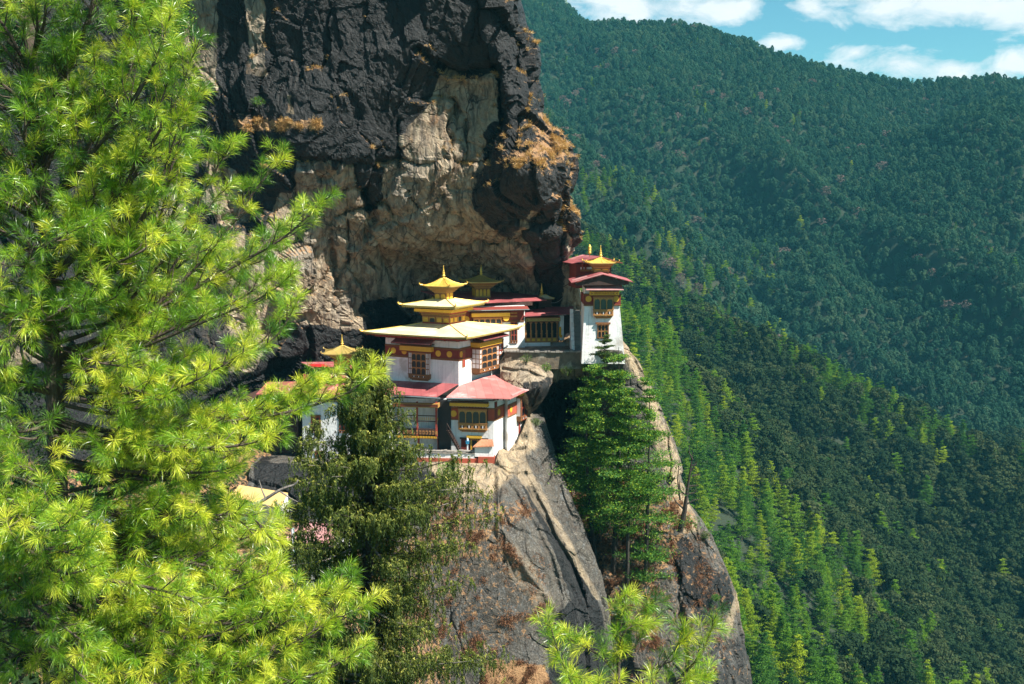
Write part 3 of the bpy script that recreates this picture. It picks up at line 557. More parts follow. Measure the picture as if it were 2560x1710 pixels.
ZZ = ZZ+(fbm(Pn/130., 4, s=70)*28+rg_*58)*wc_*sstep(620, 980, YY)+fbm(Pn/110., 3, s=72)*9+fbm(Pn/38., 4, s=75)*5
H_, W_ = XX.shape; gi = np.arange(H_*W_).reshape(H_, W_)
Fg = np.stack([gi[:-1, :-1], gi[:-1, 1:], gi[1:, 1:], gi[1:, :-1]], -1).reshape(-1, 4)
terr = mesh_np('hills', np.stack([XX, YY, ZZ], -1).reshape(-1, 3), Fg, M['soil'], smooth=True); tag(terr, kind='structure')
vf = MB(); vf.add([(-6000, -3000, -560), (6000, -3000, -560), (6000, 9000, -560), (-6000, 9000, -560)], [(0, 1, 2, 3)])
tag(vf.build('valley_floor', M['soil']), kind='structure')
def gz(x, y):
    fx = np.clip((x-GX[0])/6.0, 0, W_-1.001); fy = np.clip((y-GY[0])/6.0, 0, H_-1.001); i = fx.astype(int); j = fy.astype(int); u = fx-i; v = fy-j
    return (ZZ[j, i]*(1-u)+ZZ[j, i+1]*u)*(1-v)+(ZZ[j+1, i]*(1-u)+ZZ[j+1, i+1]*u)*v

# ------------------------------------------------------------ tree kinds
RG = np.random.default_rng(7)
def tri_leaves(Pc, Dn, ln, wd, rg, flat=None):
    """one thin triangle per centre Pc, pointing along Dn"""
    n = len(Pc); R = rg.normal(size=(n, 3)); S = np.cross(Dn, R); S /= (np.linalg.norm(S, axis=1, keepdims=True)+1e-9)
    if flat is not None: S = S*(1-flat)+np.cross(Dn, [0, 0, 1.0])*flat; S /= (np.linalg.norm(S, axis=1, keepdims=True)+1e-9)
    V = np.empty((n*3, 3)); V[0::3] = Pc-S*wd[:, None]*0.5-Dn*ln[:, None]*.3; V[1::3] = Pc+S*wd[:, None]*0.5-Dn*ln[:, None]*.3; V[2::3] = Pc+Dn*ln[:, None]*.7
    return V
def unit(v): return v/(np.linalg.norm(v, axis=-1, keepdims=True)+1e-9)
def conifer_data(h, r, nwh, nbr, nclump, ntri, leaf, seed, droop=0.12, up=0.25, bare=0.18, irregular=0.25, fill=1.0, flat=.5, pw=.75, zj=.33):
    """whorled pine: returns leaf verts, leaf tints, branch list"""
    rg = np.random.default_rng(seed); C_, D_, B_ = [], [], []
    for wi in range(nwh):
        f = (wi+0.5)/nwh; z0_ = h*(bare+(1-bare)*f)+rg.normal()*h*0.008
        prof = (1-f)**pw*(0.55+0.45*min(1, f*5))*r
        m = max(3, int(nbr*(1-0.35*f))); a0 = rg.uniform(0, 6.28)
        for b in range(m):
            a = a0+b*6.283/m+rg.normal()*0.25; L_ = prof*rg.uniform(1-irregular*1.6, 1+irregular)+0.02*h
            if rg.random() > fill: continue
            z = z0_+rg.normal()*h*(1-bare)/nwh*zj; d = np.array([math.cos(a), math.sin(a), 0]); e = np.array([0, 0, 1.0])
            tip = d*L_+e*(z+L_*(up*f-droop*(1-f))); B_.append(((0, 0, z), tuple(tip*0.55+np.array([0, 0, z])*0.45-e*L_*0.05), tuple(tip)))
            for c in range(nclump):
                g = 0.25+0.8*(c+rg.random())/nclump; w_ = L_*0.20*(1.15-g*0.5)+0.010*h
                cc = d*L_*g+e*(z+(tip[2]-z)*g)
                n = ntri; off = rg.normal(size=(n, 3))*w_*np.array([1, 1, 0.25]); C_.append(cc+off)
                D_.append(unit(d*0.9+e*0.45+rg.normal(size=(n, 3))*0.6))
    P_ = np.concatenate(C_); D_ = np.concatenate(D_); n = len(P_)
    V = tri_leaves(P_, D_, leaf*rg.uniform(.7, 1.4, n), leaf*rg.uniform(.35, .6, n), rg, 0.5)
    tint = np.clip(rg.normal(0.45, 0.24, n)+0.15*(P_[:, 2]/h-0.5), 0, 1)
    return V, np.repeat(tint, 3), B_
def broad_data(h, r, nl, ntri, leaf, seed, base=0.3, flatness=0.8):
    rg = np.random.default_rng(seed); C_, D_ = [], []; B_ = []
    for i in range(nl):
        f = (i+.5)/nl; ph = i*2.4+rg.normal()*.3; z = h*(base+(1-base)*(0.12+0.8*f**0.9)); rr = r*math.sqrt(max(0.02, 1-((f-0.25)/0.8)**2))*rg.uniform(.45, .95)
        if i == nl-1: rr = 0
        c = np.array([math.cos(ph)*rr, math.sin(ph)*rr, z]); s = r*rg.uniform(.30, .48)*(1.1-0.35*f)
        u_ = unit(rg.normal(size=(ntri, 3))); u_[:, 2] = np.abs(u_[:, 2])*1.0-0.25*(rg.random(ntri) < .5); u_ = unit(u_)
        C_.append(c+u_*s*np.array([1, 1, flatness])*rg.uniform(.72, 1.08, (ntri, 1))); D_.append(unit(u_+rg.normal(size=(ntri, 3))*.35))
        B_.append(((0, 0, h*base*0.8), tuple(c*np.array([.5, .5, 1])-np.array([0, 0, s*1.0])), tuple(c)))
    P_ = np.concatenate(C_); D_ = np.concatenate(D_); n = len(P_)
    # leaves lie along the skin of each lobe, so the lobe shades as a rounded clump
    Tn = unit(np.cross(D_, rg.normal(size=(n, 3)))); S = np.cross(D_, Tn); ln = leaf*rg.uniform(.8, 1.5, n); wd_ = leaf*rg.uniform(.8, 1.3, n)
    V = np.empty((n*3, 3)); V[0::3] = P_-S*wd_[:, None]*.5-Tn*ln[:, None]*.4; V[1::3] = P_+S*wd_[:, None]*.5-Tn*ln[:, None]*.4; V[2::3] = P_+Tn*ln[:, None]*.6
    return V, np.repeat(np.clip(rg.normal(.45, .22, n), 0, 1), 3), B_
def tri_obj(name, V, tint, m, parent): return mesh_np(name, V, np.arange(len(V)).reshape(-1, 3), m, parent, attrs={'tint': tint})
def trunk_mb(h, r0, B_=(), rb=0.05, lean=0.0, seed=1):
    rg = random.Random(seed); mb = MB(); n = 7
    mb.tube([(lean*math.sin(i/n*2.2)*1.0, lean*0.5*math.sin(i/n*3.1), -1.0+(h+1)*i/n) for i in range(n+1)], [r0*(1-0.93*i/n) for i in range(n+1)], 6)
    for p in B_: mb.tube(p, [rb, rb*.7, rb*.3], 4)
    return mb
protos = {'pine': [], 'oak': [], 'bare': []}
def make_proto(kind, i):
    e = empty({'pine': 'pine_tree', 'oak': 'broadleaf_tree', 'bare': 'bare_tree'}[kind])
    if kind == 'pine':
        V, t, B_ = conifer_data(1, [0.25, 0.28, 0.21, 0.26][i], [11, 10, 12, 10][i], 7, 5, 11, 0.034, 100+i, irregular=0.34, up=.3)
        crown = tri_obj('crown', V, t, L['pine'], e); tr = trunk_mb(1, 0.013, B_[::3], 0.003, 0.0, i).build('trunk', M['bark'], e)
    elif kind == 'oak':
        V, t, B_ = broad_data(1, [0.42, 0.36, 0.46, 0.32][i], [17, 19, 15, 20][i], 62, 0.062, 200+i, base=[.25, .3, .22, .3][i])
        crown = tri_obj('crown', V, t, L['oak'], e); tr = trunk_mb(0.8, 0.022, B_[::2], 0.006, 0.03, i).build('trunk', M['bark'], e)
    else:
        V, t, B_ = broad_data(1, 0.4, 14, 34, 0.05, 300+i, base=.3)
        crown = tri_obj('crown', V, t, L['bare'], e); tr = trunk_mb(0.8, 0.02, B_, 0.008, 0.03, i).build('trunk', M['barkgrey'], e)
    protos[kind].append([e, crown, tr, False]); return e
for i in range(4): make_proto('pine', i)
for i in range(4): make_proto('oak', i)
make_proto('bare', 0)
far_crown = []
def place_tree(kind, i, loc, hgt, wid, rz, label, cat, group):
    pr = protos[kind][i]
    if not pr[3]: e = pr[0]; pr[3] = True
    else:
        e = pr[0].copy(); C.objects.link(e)
        for ch in pr[1:3]:
            c = ch.copy(); C.objects.link(c); c.parent = e
    e.location = loc; e.scale = (wid, wid, hgt); e.rotation_euler = (0.08*math.sin(rz*7), 0.08*math.cos(rz*5), rz); tag(e, label, cat, group); return e

# positions
pts = []
def scatter(y0, y1, step):
    ys = np.arange(y0, y1, step); out = []
    for y in ys:
        xs = np.arange(-0.05*y, 0.50*y, step); out.append(np.stack([xs+RG.uniform(-.45, .45, len(xs))*step, y+RG.uniform(-.45, .45, len(xs))*step], 1))
    return np.concatenate(out)
P1 = scatter(235, 760, 5.7); P2 = scatter(760, 1600, 6.1); PP = np.concatenate([P1, P2]); far = np.arange(len(PP)) >= len(P1)
px_, py_ = PP[:, 0], PP[:, 1]; zg = gz(px_, py_)
sx, sy = proj(px_, py_, zg+8)
keep = (sx > 1150) & (sx < 2700) & (sy > -60) & (sy < 1850)
PP, far, zg, sx, sy = PP[keep], far[keep], zg[keep], sx[keep], sy[keep]; px_, py_ = PP[:, 0], PP[:, 1]
gx = gz(px_+6, py_)-gz(px_-6, py_); gyv = gz(px_, py_+6)-gz(px_, py_-6)
nP = np.stack([px_, py_, px_*0], -1)
patch = fbm(nP/60., 3, s=90)
# pines keep to the spurs, oaks fill the hollows
cD = np.full(len(PP), 1e9)
for k in (6, 7):
    p3 = [at(float(a), float(b), float(c)) for a, b, c in RID[k][0]]; cD = np.minimum(cD, seg_d(px_, py_, [(p[0], p[1]) for p in p3]))
p3 = [at(float(a), float(b), float(c)) for a, b, c in RID[5][0]]; cC = seg_d(px_, py_, [(p[0], p[1]) for p in p3])
near_ridge = py_ < 760
pp = np.where(near_ridge, np.clip(1.25-cD/66., 0, .93)+np.clip(0.9-cC/30., 0, 1)*0.8+0.05+patch*0.45, 0.008+patch*0.06)
pp = np.where((py_ > 820) & (py_ < 1050) & (sx < 1950) & (sy > 420), 0.38+patch*0.8, pp)
pp = np.where(near_ridge & (sx < 1850) & (sy < 980) & (sy > 580), np.maximum(pp, .36+patch*.5), pp)
rnd = RG.random(len(PP)); kind = np.where(rnd < pp, 0, 1); kind = np.where((far) & (patch > 0.2) & (RG.random(len(PP)) < 0.05), 2, kind)
ht = np.where(kind == 0, RG.uniform(7.5, 17, len(PP)), RG.uniform(7.5, 15.5, len(PP))); ht = np.where(far, ht*0.92, ht)
wd = np.where(kind == 0, ht*RG.uniform(.85, 1.15, len(PP)), RG.uniform(9, 17, len(PP))); wd = np.where(far & (kind == 1), RG.uniform(6.0, 11.5, len(PP)), wd); ht = np.where(far & (kind == 1), RG.uniform(9, 15, len(PP)), ht)
# who can be seen: march the sight line over the ground
vis = np.ones(len(PP), bool); tz = zg+ht*0.8
for s in np.linspace(0.25, 0.985, 90):
    qx, qy = px_*s, py_*s; ok = qy > 175; vis &= ~(ok & (gz(qx, qy)+6 > tz*s))
size = ht/py_*FPX
EDGE = np.interp(sy, [0, 640, 700, 860, 900, 1020, 1180, 1310, 1480, 1710], [1300, 1560, 1560, 1575, 1600, 1655, 1705, 1765, 1845, 1885])
inframe = (sx > EDGE) & (sx < 2600) & (sy > -20) & (sy < 1740)
ind = np.zeros(len(PP), bool)
for kd in (0, 1):
    c = np.where((kind == kd) & vis & inframe)[0]; c = c[np.argsort(-size[c])][:300]; ind[c] = True
ki = RG.integers(0, 4, len(PP)); rzs = RG.uniform(0, 6.28, len(PP))
for i in np.where(ind)[0]:
    kd = ['pine', 'oak'][kind[i]]; low = sy[i] > 1330; spur = cD[i] < 60
    if kd == 'pine':
        g = 'bright pines on the near spur' if spur else 'pines among the oaks on the ridge'
        lab = ('yellow-green pine low on the sunlit spur beside the rock tower' if low else 'yellow-green pine on the upper part of the sunlit near spur') if spur else ('slender green pine low on the shaded slope behind the spur' if low else 'slender light green pine standing among dark oaks on the ridge')
        g += ', lower' if low else ', upper'
        place_tree(kd, int(ki[i]), (px_[i], py_[i], zg[i]), ht[i], wd[i], rzs[i], lab, 'pine tree', g)
    else:
        g = 'dark broadleaf trees low in the hollow' if low else 'dark broadleaf trees on the ridge slope'
        lab = 'dark round-crowned broadleaf tree low in the shaded hollow' if low else 'dark round-crowned broadleaf tree on the ridge slope'
        place_tree(kd, int(ki[i]), (px_[i], py_[i], zg[i]), ht[i], wd[i], rzs[i], lab, 'tree', g)
# the rest of each kind: one object each, made of copies of the trees above
def forest(name, sel, objs, label, mat_over=None, cat='forest'):
    n = int(sel.sum()); me = bpy.data.meshes.new(name); me.vertices.add(n)
    co = np.stack([px_[sel], py_[sel], zg[sel]-0.3], -1).astype(np.float32); me.vertices.foreach_set('co', co.ravel())
    a = me.attributes.new('scl', 'FLOAT_VECTOR', 'POINT'); a.data.foreach_set('vector', np.stack([wd[sel], wd[sel], ht[sel]], -1).astype(np.float32).ravel())
    a = me.attributes.new('rotz', 'FLOAT_VECTOR', 'POINT'); a.data.foreach_set('vector', np.stack([0.07*np.sin(rzs[sel]*7), 0.07*np.cos(rzs[sel]*5), rzs[sel]], -1).astype(np.float32).ravel())
    o = link(bpy.data.objects.new(name, me)); tag(o, label, cat, kind='stuff')
    ng = bpy.data.node_groups.new(name+'_nodes', 'GeometryNodeTree'); ng.interface.new_socket('Geometry', in_out='INPUT', socket_type='NodeSocketGeometry'); ng.interface.new_socket('Geometry', in_out='OUTPUT', socket_type='NodeSocketGeometry')
    g = NT(ng); gi_ = g.new('NodeGroupInput'); go = g.new('NodeGroupOutput'); iop = g.new('GeometryNodeInstanceOnPoints')
    jn = g.new('GeometryNodeJoinGeometry')
    for (cr, tk) in objs:
        j2 = g.new('GeometryNodeJoinGeometry')
        for ob in (cr, tk):
            if ob is None: continue
            oi = g.new('GeometryNodeObjectInfo'); oi.inputs['Object'].default_value = ob; oi.transform_space = 'ORIGINAL'; g.l.new(oi.outputs['Geometry'], j2.inputs[0])
        gti = g.new('GeometryNodeGeometryToInstance'); src = j2.outputs[0]
        if mat_over:
            sm = g.new('GeometryNodeSetMaterial'); sm.inputs['Material'].default_value = mat_over; g.l.new(src, sm.inputs[0]); src = sm.outputs[0]
        g.l.new(src, gti.inputs[0]); g.l.new(gti.outputs[0], jn.inputs[0])
    g.l.new(gi_.outputs[0], iop.inputs['Points']); g.l.new(jn.outputs[0], iop.inputs['Instance']); iop.inputs['Pick Instance'].default_value = True
    rv = g.new('FunctionNodeRandomValue', data_type='INT'); rv.inputs['Min'].default_value = 0 if False else 0
    for s_ in rv.inputs:
        if s_.type == 'INT' and s_.name == 'Max' and s_.enabled: s_.default_value = max(1, len(objs)-1)
        if s_.type == 'INT' and s_.name == 'Min' and s_.enabled: s_.default_value = 0
    outs = [s_ for s_ in rv.outputs if s_.enabled]; g.l.new(outs[0], iop.inputs['Instance Index'])
    for nm, sock in (('scl', 'Scale'), ('rotz', 'Rotation')):
        na = g.new('GeometryNodeInputNamedAttribute', data_type='FLOAT_VECTOR'); na.inputs['Name'].default_value = nm
        g.l.new([s_ for s_ in na.outputs if s_.enabled][0], iop.inputs[sock])
    g.l.new(iop.outputs[0], go.inputs[0]); md = o.modifiers.new('trees', 'NODES'); md.node_group = ng; return o
pn = [(p[1], p[2]) for p in protos['pine']]; ok_ = [(p[1], p[2]) for p in protos['oak']]; br = [(protos['bare'][0][1], protos['bare'][0][2])]
forest('pine_forest', (~ind) & (kind == 0), pn, 'rest of the pine woods on the ridges and mountain')
forest('ridge_forest', (~ind) & (kind == 1) & near_ridge, ok_, 'rest of the dark broadleaf wood covering the near ridge')
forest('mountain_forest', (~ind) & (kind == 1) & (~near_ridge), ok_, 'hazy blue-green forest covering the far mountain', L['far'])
bi = np.where(kind == 2)[0]; bsel = np.zeros(len(PP), bool); bsel[bi] = True
place_tree('bare', 0, (px_[bi[0]], py_[bi[0]], zg[bi[0]]), ht[bi[0]], wd[bi[0]], 0, 'leafless pinkish-brown tree on the hazy far mountain', 'tree', None); bsel[bi[0]] = False
forest('leafless_woods', bsel, br, 'patches of leafless pinkish trees on the far mountain')
print('trees', len(PP), 'ind', ind.sum())

# ------------------------------------------------------------ haze
hz = MB(); hz.box(-460, 1300, -60, 1990, -561, float(ZZ.max())+26)
m, t, out = mat('haze_air')
pv = t.new('ShaderNodeVolumePrincipled', {'Color': (0.16, 0.70, 0.88), 'Density': 0.000075, 'Anisotropy': 0.0})
t.l.new(pv.outputs[0], out.inputs['Volume'])
tag(hz.build('haze', m), kind='stuff')
# ------------------------------------------------------------ buildings
class Fr:
    """upright frame: local x along a wall face, local y into the building, origin at depth Y under pixel (px,py)"""
    def __init__(s, px, py, Y, rot=0.0, xyz=None):
        s.o = Vector(xyz) if xyz else atv(px, py, Y); s.a = rad(rot); s.c = math.cos(s.a); s.s = math.sin(s.a)
    def w(s, x, y, z=0): return Vector((s.o.x+x*s.c-y*s.s, s.o.y+x*s.s+y*s.c, s.o.z+z))
    def loc(s, v): d = v-s.o; return Vector((d.x*s.c+d.y*s.s, -d.x*s.s+d.y*s.c, d.z))
    def hit(s, px, py, axis, val):
        d = atv(px, py, 1.0); a = s.loc(Vector((0, 0, 0))); b = s.loc(d)-a
        t = (val-a[axis])/b[axis]; return a+b*t
    def fx(s, px, py, y=0.0): q = s.hit(px, py, 1, y); return q.x, q.z
    def sy(s, px, py, x=0.0): q = s.hit(px, py, 0, x); return q.y, q.z
    def side(s, x=0.0):
        """frame of the wall that leaves this one at local x, running along +y (its own x)"""
        f = Fr(0, 0, 1, 0, xyz=s.w(x, 0)); f.a = s.a+math.pi/2; f.c = math.cos(f.a); f.s = math.sin(f.a); return f
    def left(s, x=0.0):
        f = Fr(0, 0, 1, 0, xyz=s.w(x, 0)); f.a = s.a-math.pi/2; f.c = math.cos(f.a); f.s = math.sin(f.a); return f
class Bd:
    def __init__(s, name, fr, label, cat='building', group=None): s.e = empty(name, fr.o, 0, label, cat, group); s.fr = fr
    def put(s, mb, name, mats, fr=None, parent=None, smooth=False):
        fr = fr or s.fr; o = mb.build(name, mats, parent or s.e, smooth)
        if parent is None or parent is s.e: o.location = fr.o-s.e.location; o.rotation_euler = (0, 0, fr.a)
        return o
def disc(B, fr, x, z, r=0.31, proud=0.05):
    mb = MB(); n = 20; mb.prism([(x+r*math.cos(2*math.pi*k/n), z+r*math.sin(2*math.pi*k/n)) for k in range(n)], -proud, 0.02, 'y'); return B.put(mb, 'disc', M['ochre'], fr)
def dentils(mb, x0, x1, y, z0, z1, step=0.2, d=0.08):
    n = max(1, int((x1-x0)/step)); st = (x1-x0)/n
    for k in range(n): mb.box(x0+k*st+st*.2, x0+k*st+st*.75, y-d, y, z0, z1)
def arch(mb, x0, x1, y0, y1, z0, z1, fr=0.03):
    """frame with a pointed-lobed head round one opening"""
    w_ = x1-x0; mb.box(x0, x0+fr, y0, y1, z0, z1); mb.box(x1-fr, x1, y0, y1, z0, z1); mb.box(x0+fr, x1-fr, y0, y1, z1-fr, z1)
    h = min(w_*0.5, (z1-z0)*0.4); n = 3
    for k in range(n):
        a = (w_-2*fr)*0.5*(1-math.sqrt(max(0, 1-((k+1)/n)**2)))*0.9+0.012
        za = z1-fr-h+h*k/n; zb = za+h/n
        mb.box(x0+fr, x0+fr+a, y0+.01, y1-.01, za, zb); mb.box(x1-fr-a, x1-fr, y0+.01, y1-.01, za, zb)
def rabsel(B, fr, x0, x1, z0, z1, pr=0.35, cols=4, rows=1, sill=0.28, m1='wood2', m2='woodgold', glass='void', white=0, corbel=True):
    """timber bay window: lobed lights over a carved sill panel, on stepped corbels"""
    H = z1-z0; mb = MB(); zs = z0+H*sill
    mb.cm = 0; mb.box(x0, x1, -pr, 0.02, z0, zs-0.06); mb.box(x0-.05, x1+.05, -pr-.05, 0.02, zs-.06, zs); mb.box(x0-.04, x1+.04, -pr-.04, .02, z1-.10, z1)
    mb.box(x0, x0+.06, -pr, .02, zs, z1-.10); mb.box(x1-.06, x1, -pr, .02, zs, z1-.10)
    ww = white; xa, xb = x0+.06+ww, x1-.06-ww
    cw = (xb-xa)/cols; rh = (z1-.10-zs)/rows
    mb.cm = 1
    for r in range(rows):
        for c in range(cols): arch(mb, xa+c*cw+.005, xa+(c+1)*cw-.005, -pr-.02, -pr+.05, zs+r*rh+.005, zs+(r+1)*rh-.01, 0.035)
    for c in range(cols):   # sill fretwork
        cx = xa+(c+.5)*cw; hh = (zs-.06-z0)
        mb.box(cx-cw*.42, cx+cw*.42, -pr-.03, -pr, z0+hh*.80, z0+hh*.92); mb.box(cx-cw*.42, cx+cw*.42, -pr-.03, -pr, z0+hh*.12, z0+hh*.22)
        mb.cm = 2; s_ = cw*.16; mb.box(cx-cw*.3, cx-cw*.3+s_, -pr-.015, -pr, z0+hh*.36, z0+hh*.66); mb.box(cx+cw*.3-s_, cx+cw*.3, -pr-.015, -pr, z0+hh*.36, z0+hh*.66)
        mb.cm = 3; mb.box(cx-s_*.4, cx+s_*.4, -pr-.025, -pr, z0+hh*.30, z0+hh*.72); mb.cm = 1
    mb.cm = 0
    dentils(mb, x0-.02, x1+.02, -pr-.02, z1, z1+.09, 0.14, 0.06)
    if corbel:
        mb.box(x0+.12, x1-.12, -pr*.7, .02, z0-.12, z0); mb.box(x0+.28, x1-.28, -pr*.45, .02, z0-.24, z0-.12); dentils(mb, x0+.14, x1-.14, -pr*.7, z0-.12, z0-.02, .16, .05)
    if ww:
        mb.cm = 0
        for q in (x0+.06, x1-.06-ww):
            n = 4
            for r in range(n+1): z = zs+(z1-.1-zs)*r/n; mb.box(q, q+ww, -pr-.015, -pr+.04, z-.035, z+.035)
            mb.box(q+ww/2-.02, q+ww/2+.02, -pr-.018, -pr+.03, zs, z1-.1)
    wd = B.put(mb, 'window', [M[m1], M[m2], M['void'], M['pane']], fr)
    p = MB(); p.box(xa, xb, -pr+.06, .015, zs, z1-.1); p.build('pane', M[glass], wd)
    if ww:
        p = MB(); p.box(x0+.06, xa-.003, -pr+.03, -pr+.055, zs, z1-.1); p.box(xb+.003, x1-.06, -pr+.03, -pr+.055, zs, z1-.1); p.build('panel', M['pane'], wd)
    if pr > .25:   # cheeks
        p = MB(); n = 3; p.box(x0-.012, x0, -pr+.08, -.05, zs+.05, z1-.14); p.box(x1, x1+.012, -pr+.08, -.05, zs+.05, z1-.14); p.build('cheek', M['pane'] if ww else M['void'], wd)
    return wd
def beam(B, fr, x0, x1, z0, z1, pr, m='ochre', ends=True, script=False, back=0.02):
    mb = MB(); mb.cm = 0; mb.box(x0, x1, -pr, back, z0, z1); mb.cm = 1
    dentils(mb, x0, x1, -pr+.04, z1, z1+.07, .13, .07); mb.box(x0+.02, x1-.02, -pr+.05, back, z1+.07, z1+.12)
    mb.cm = 2; dentils(mb, x0+.1, x1-.1, -pr+.12, z0-.10, z0-.002, .15, .08)
    if script:
        zc = (z0+z1)/2; hh = (z1-z0); mb.cm = 2; rg = random.Random(3)
        mb.box(x0+.42, x1-.42, -pr-.006, -pr, zc+hh*.34, zc+hh*.40); mb.box(x0+.42, x1-.42, -pr-.006, -pr, zc-hh*.40, zc-hh*.34)
        x = x0+.5
        while x < x1-.5: mb.box(x, x+.035, -pr-.006, -pr, zc-hh*rg.uniform(.1, .28), zc+hh*rg.uniform(.1, .28)); x += rg.uniform(.06, .11)
        for xx, sg in ((x0+.22, 1), (x1-.22, -1)): mb.prism([(xx-.1*sg, zc+hh*.38), (xx+.12*sg, zc), (xx-.1*sg, zc-hh*.38), (xx+.0*sg, zc)][::sg], -pr-.006, -pr, 'y')
    return B.put(mb, 'cornice', [M[m], M['wood'], M['maroon']], fr)
def frieze(mb, x0, x1, y, z0, z1):
    mb.box(x0, x1, y-.03, y+.02, z0, z1)
    dentils(mb, x0, x1, y-.03, z0+(z1-z0)*.25, z1-(z1-z0)*.15, .12, .03)
def canopy(B, fr, x0, x1, zf, zb, pf, m='redroof', th=.06, name='canopy'):
    mb = MB(); mb.cm = 0; mb.slab([(x0, -pf, zf), (x1, -pf, zf), (x1+0.0, .02, zb), (x0, .02, zb)], th); mb.cm = 1
    mb.box(x0+.02, x1-.02, -pf+.02, -pf+.08, zf-th-.1, zf-th); n = max(2, int((x1-x0)/.6))
    for k in range(n+1): x = x0+.1+(x1-x0-.2)*k/n; mb.box(x-.03, x+.03, -pf+.1, 0, zf-th-.08, zf-th)
    return B.put(mb, name, [M[m], M['dwood']], fr)
def hiproof(B, fr, cx, cy, a, b, z0, z1, m, ta=0.0, tb=0.0, th=.08, curl=0.12, concave=1.35, orn=True, mo='gold', ribs=0):
    """four-sided roof: eave half-sizes a x b at z0, top half-sizes ta x tb at z1, slightly dished with turned-up corners"""
    mb = MB(); n = 5; nu = 8
    for sgn, ax in ((-1, 'y'), (1, 'x'), (1, 'y'), (-1, 'x')):
        vs = []
        for i in range(n+1):
            t = i/n; A = a+(ta-a)*t; Bq = b+(tb-b)*t; z = z0+(z1-z0)*(t**concave)
            for j in range(nu+1):
                u = j/nu*2-1; up = curl*(abs(u)**6)*(1-t)**3
                p = (cx+u*A, cy+sgn*Bq, z+up) if ax == 'y' else (cx+sgn*A, cy+u*Bq, z+up)
                vs.append(p)
        q = nu+1; fs = [(i*q+j, i*q+j+1, (i+1)*q+j+1, (i+1)*q+j) for i in range(n) for j in range(nu)]
        if (ax == 'y' and sgn > 0) or (ax == 'x' and sgn < 0): fs = [f[::-1] for f in fs]
        mb.cm = 0; mb.add(vs, fs)
        e = vs[:q]; mb.cm = 1; mb.add(list(e)+[(p[0], p[1], p[2]-th) for p in e], [(j, q+j, q+j+1, j+1) for j in range(nu)])
    mb.cm = 1; mb.box(cx-a+.03, cx+a-.03, cy-b+.03, cy+b-.03, z0-th, z0-th+.02)
    mb.cm = 2
    for sx_, sy_ in ((-1, -1), (1, -1), (1, 1), (-1, 1)):
        pts = [(cx+sx_*(a+(ta-a)*i/n), cy+sy_*(b+(tb-b)*i/n), z0+(z1-z0)*((i/n)**concave)+curl*(1-i/n)**3+.02) for i in range(n+1)]
        mb.tube(pts, 0.045 if a > 2.5 else .03, 5)
        if orn:
            e = Vector(pts[0]); s_ = 0.1 if a > 2.5 else .07
            mb.tube([e, e+Vector((sx_*.18, sy_*.18, .02)), e+Vector((sx_*.26, sy_*.26, .16)), e+Vector((sx_*.18, sy_*.18, .30))], [s_, s_, s_*.8, s_*.2], 6)
        if ribs:
            pass
    if ribs:
        for k in range(1, ribs):
            u = k/ribs*2-1
            for sg in (-1, 1):
                mb.tube([(cx+u*(a+(ta-a)*t), cy+sg*(b+(tb-b)*t), z0+(z1-z0)*t**concave+.015) for t in (0, .5, 1)], .018, 4)
                mb.tube([(cx+sg*(a+(ta-a)*t), cy+u*(b+(tb-b)*t), z0+(z1-z0)*t**concave+.015) for t in (0, .5, 1)], .018, 4)
    return B.put(mb, 'roof', [M[m], M['golddull'] if 'gold' in mo else M['maroon'], M[mo]], fr)
def finial(B, fr, cx, cy, z, h, m='gold'):
    mb = MB(); p = [(.30, 0), (.30, .03), (.14, .06), (.12, .12), (.24, .17), (.26, .21), (.16, .25), (.14, .30), (.19, .34), (.17, .42), (.10, .52), (.13, .55), (.10, .60), (.06, .68), (.08, .71), (.05, .76), (.035, .9), (.05, .93), (.02, 1.0)]
    mb.lathe([(r*h*.62, z+t*h) for r, t in p], cx, cy, 12); return B.put(mb, 'finial', M[m], fr, smooth=True)
def sqbox(mb, cx, cy, a, b, z0, z1): mb.box(cx-a, cx+a, cy-b, cy+b, z0, z1)
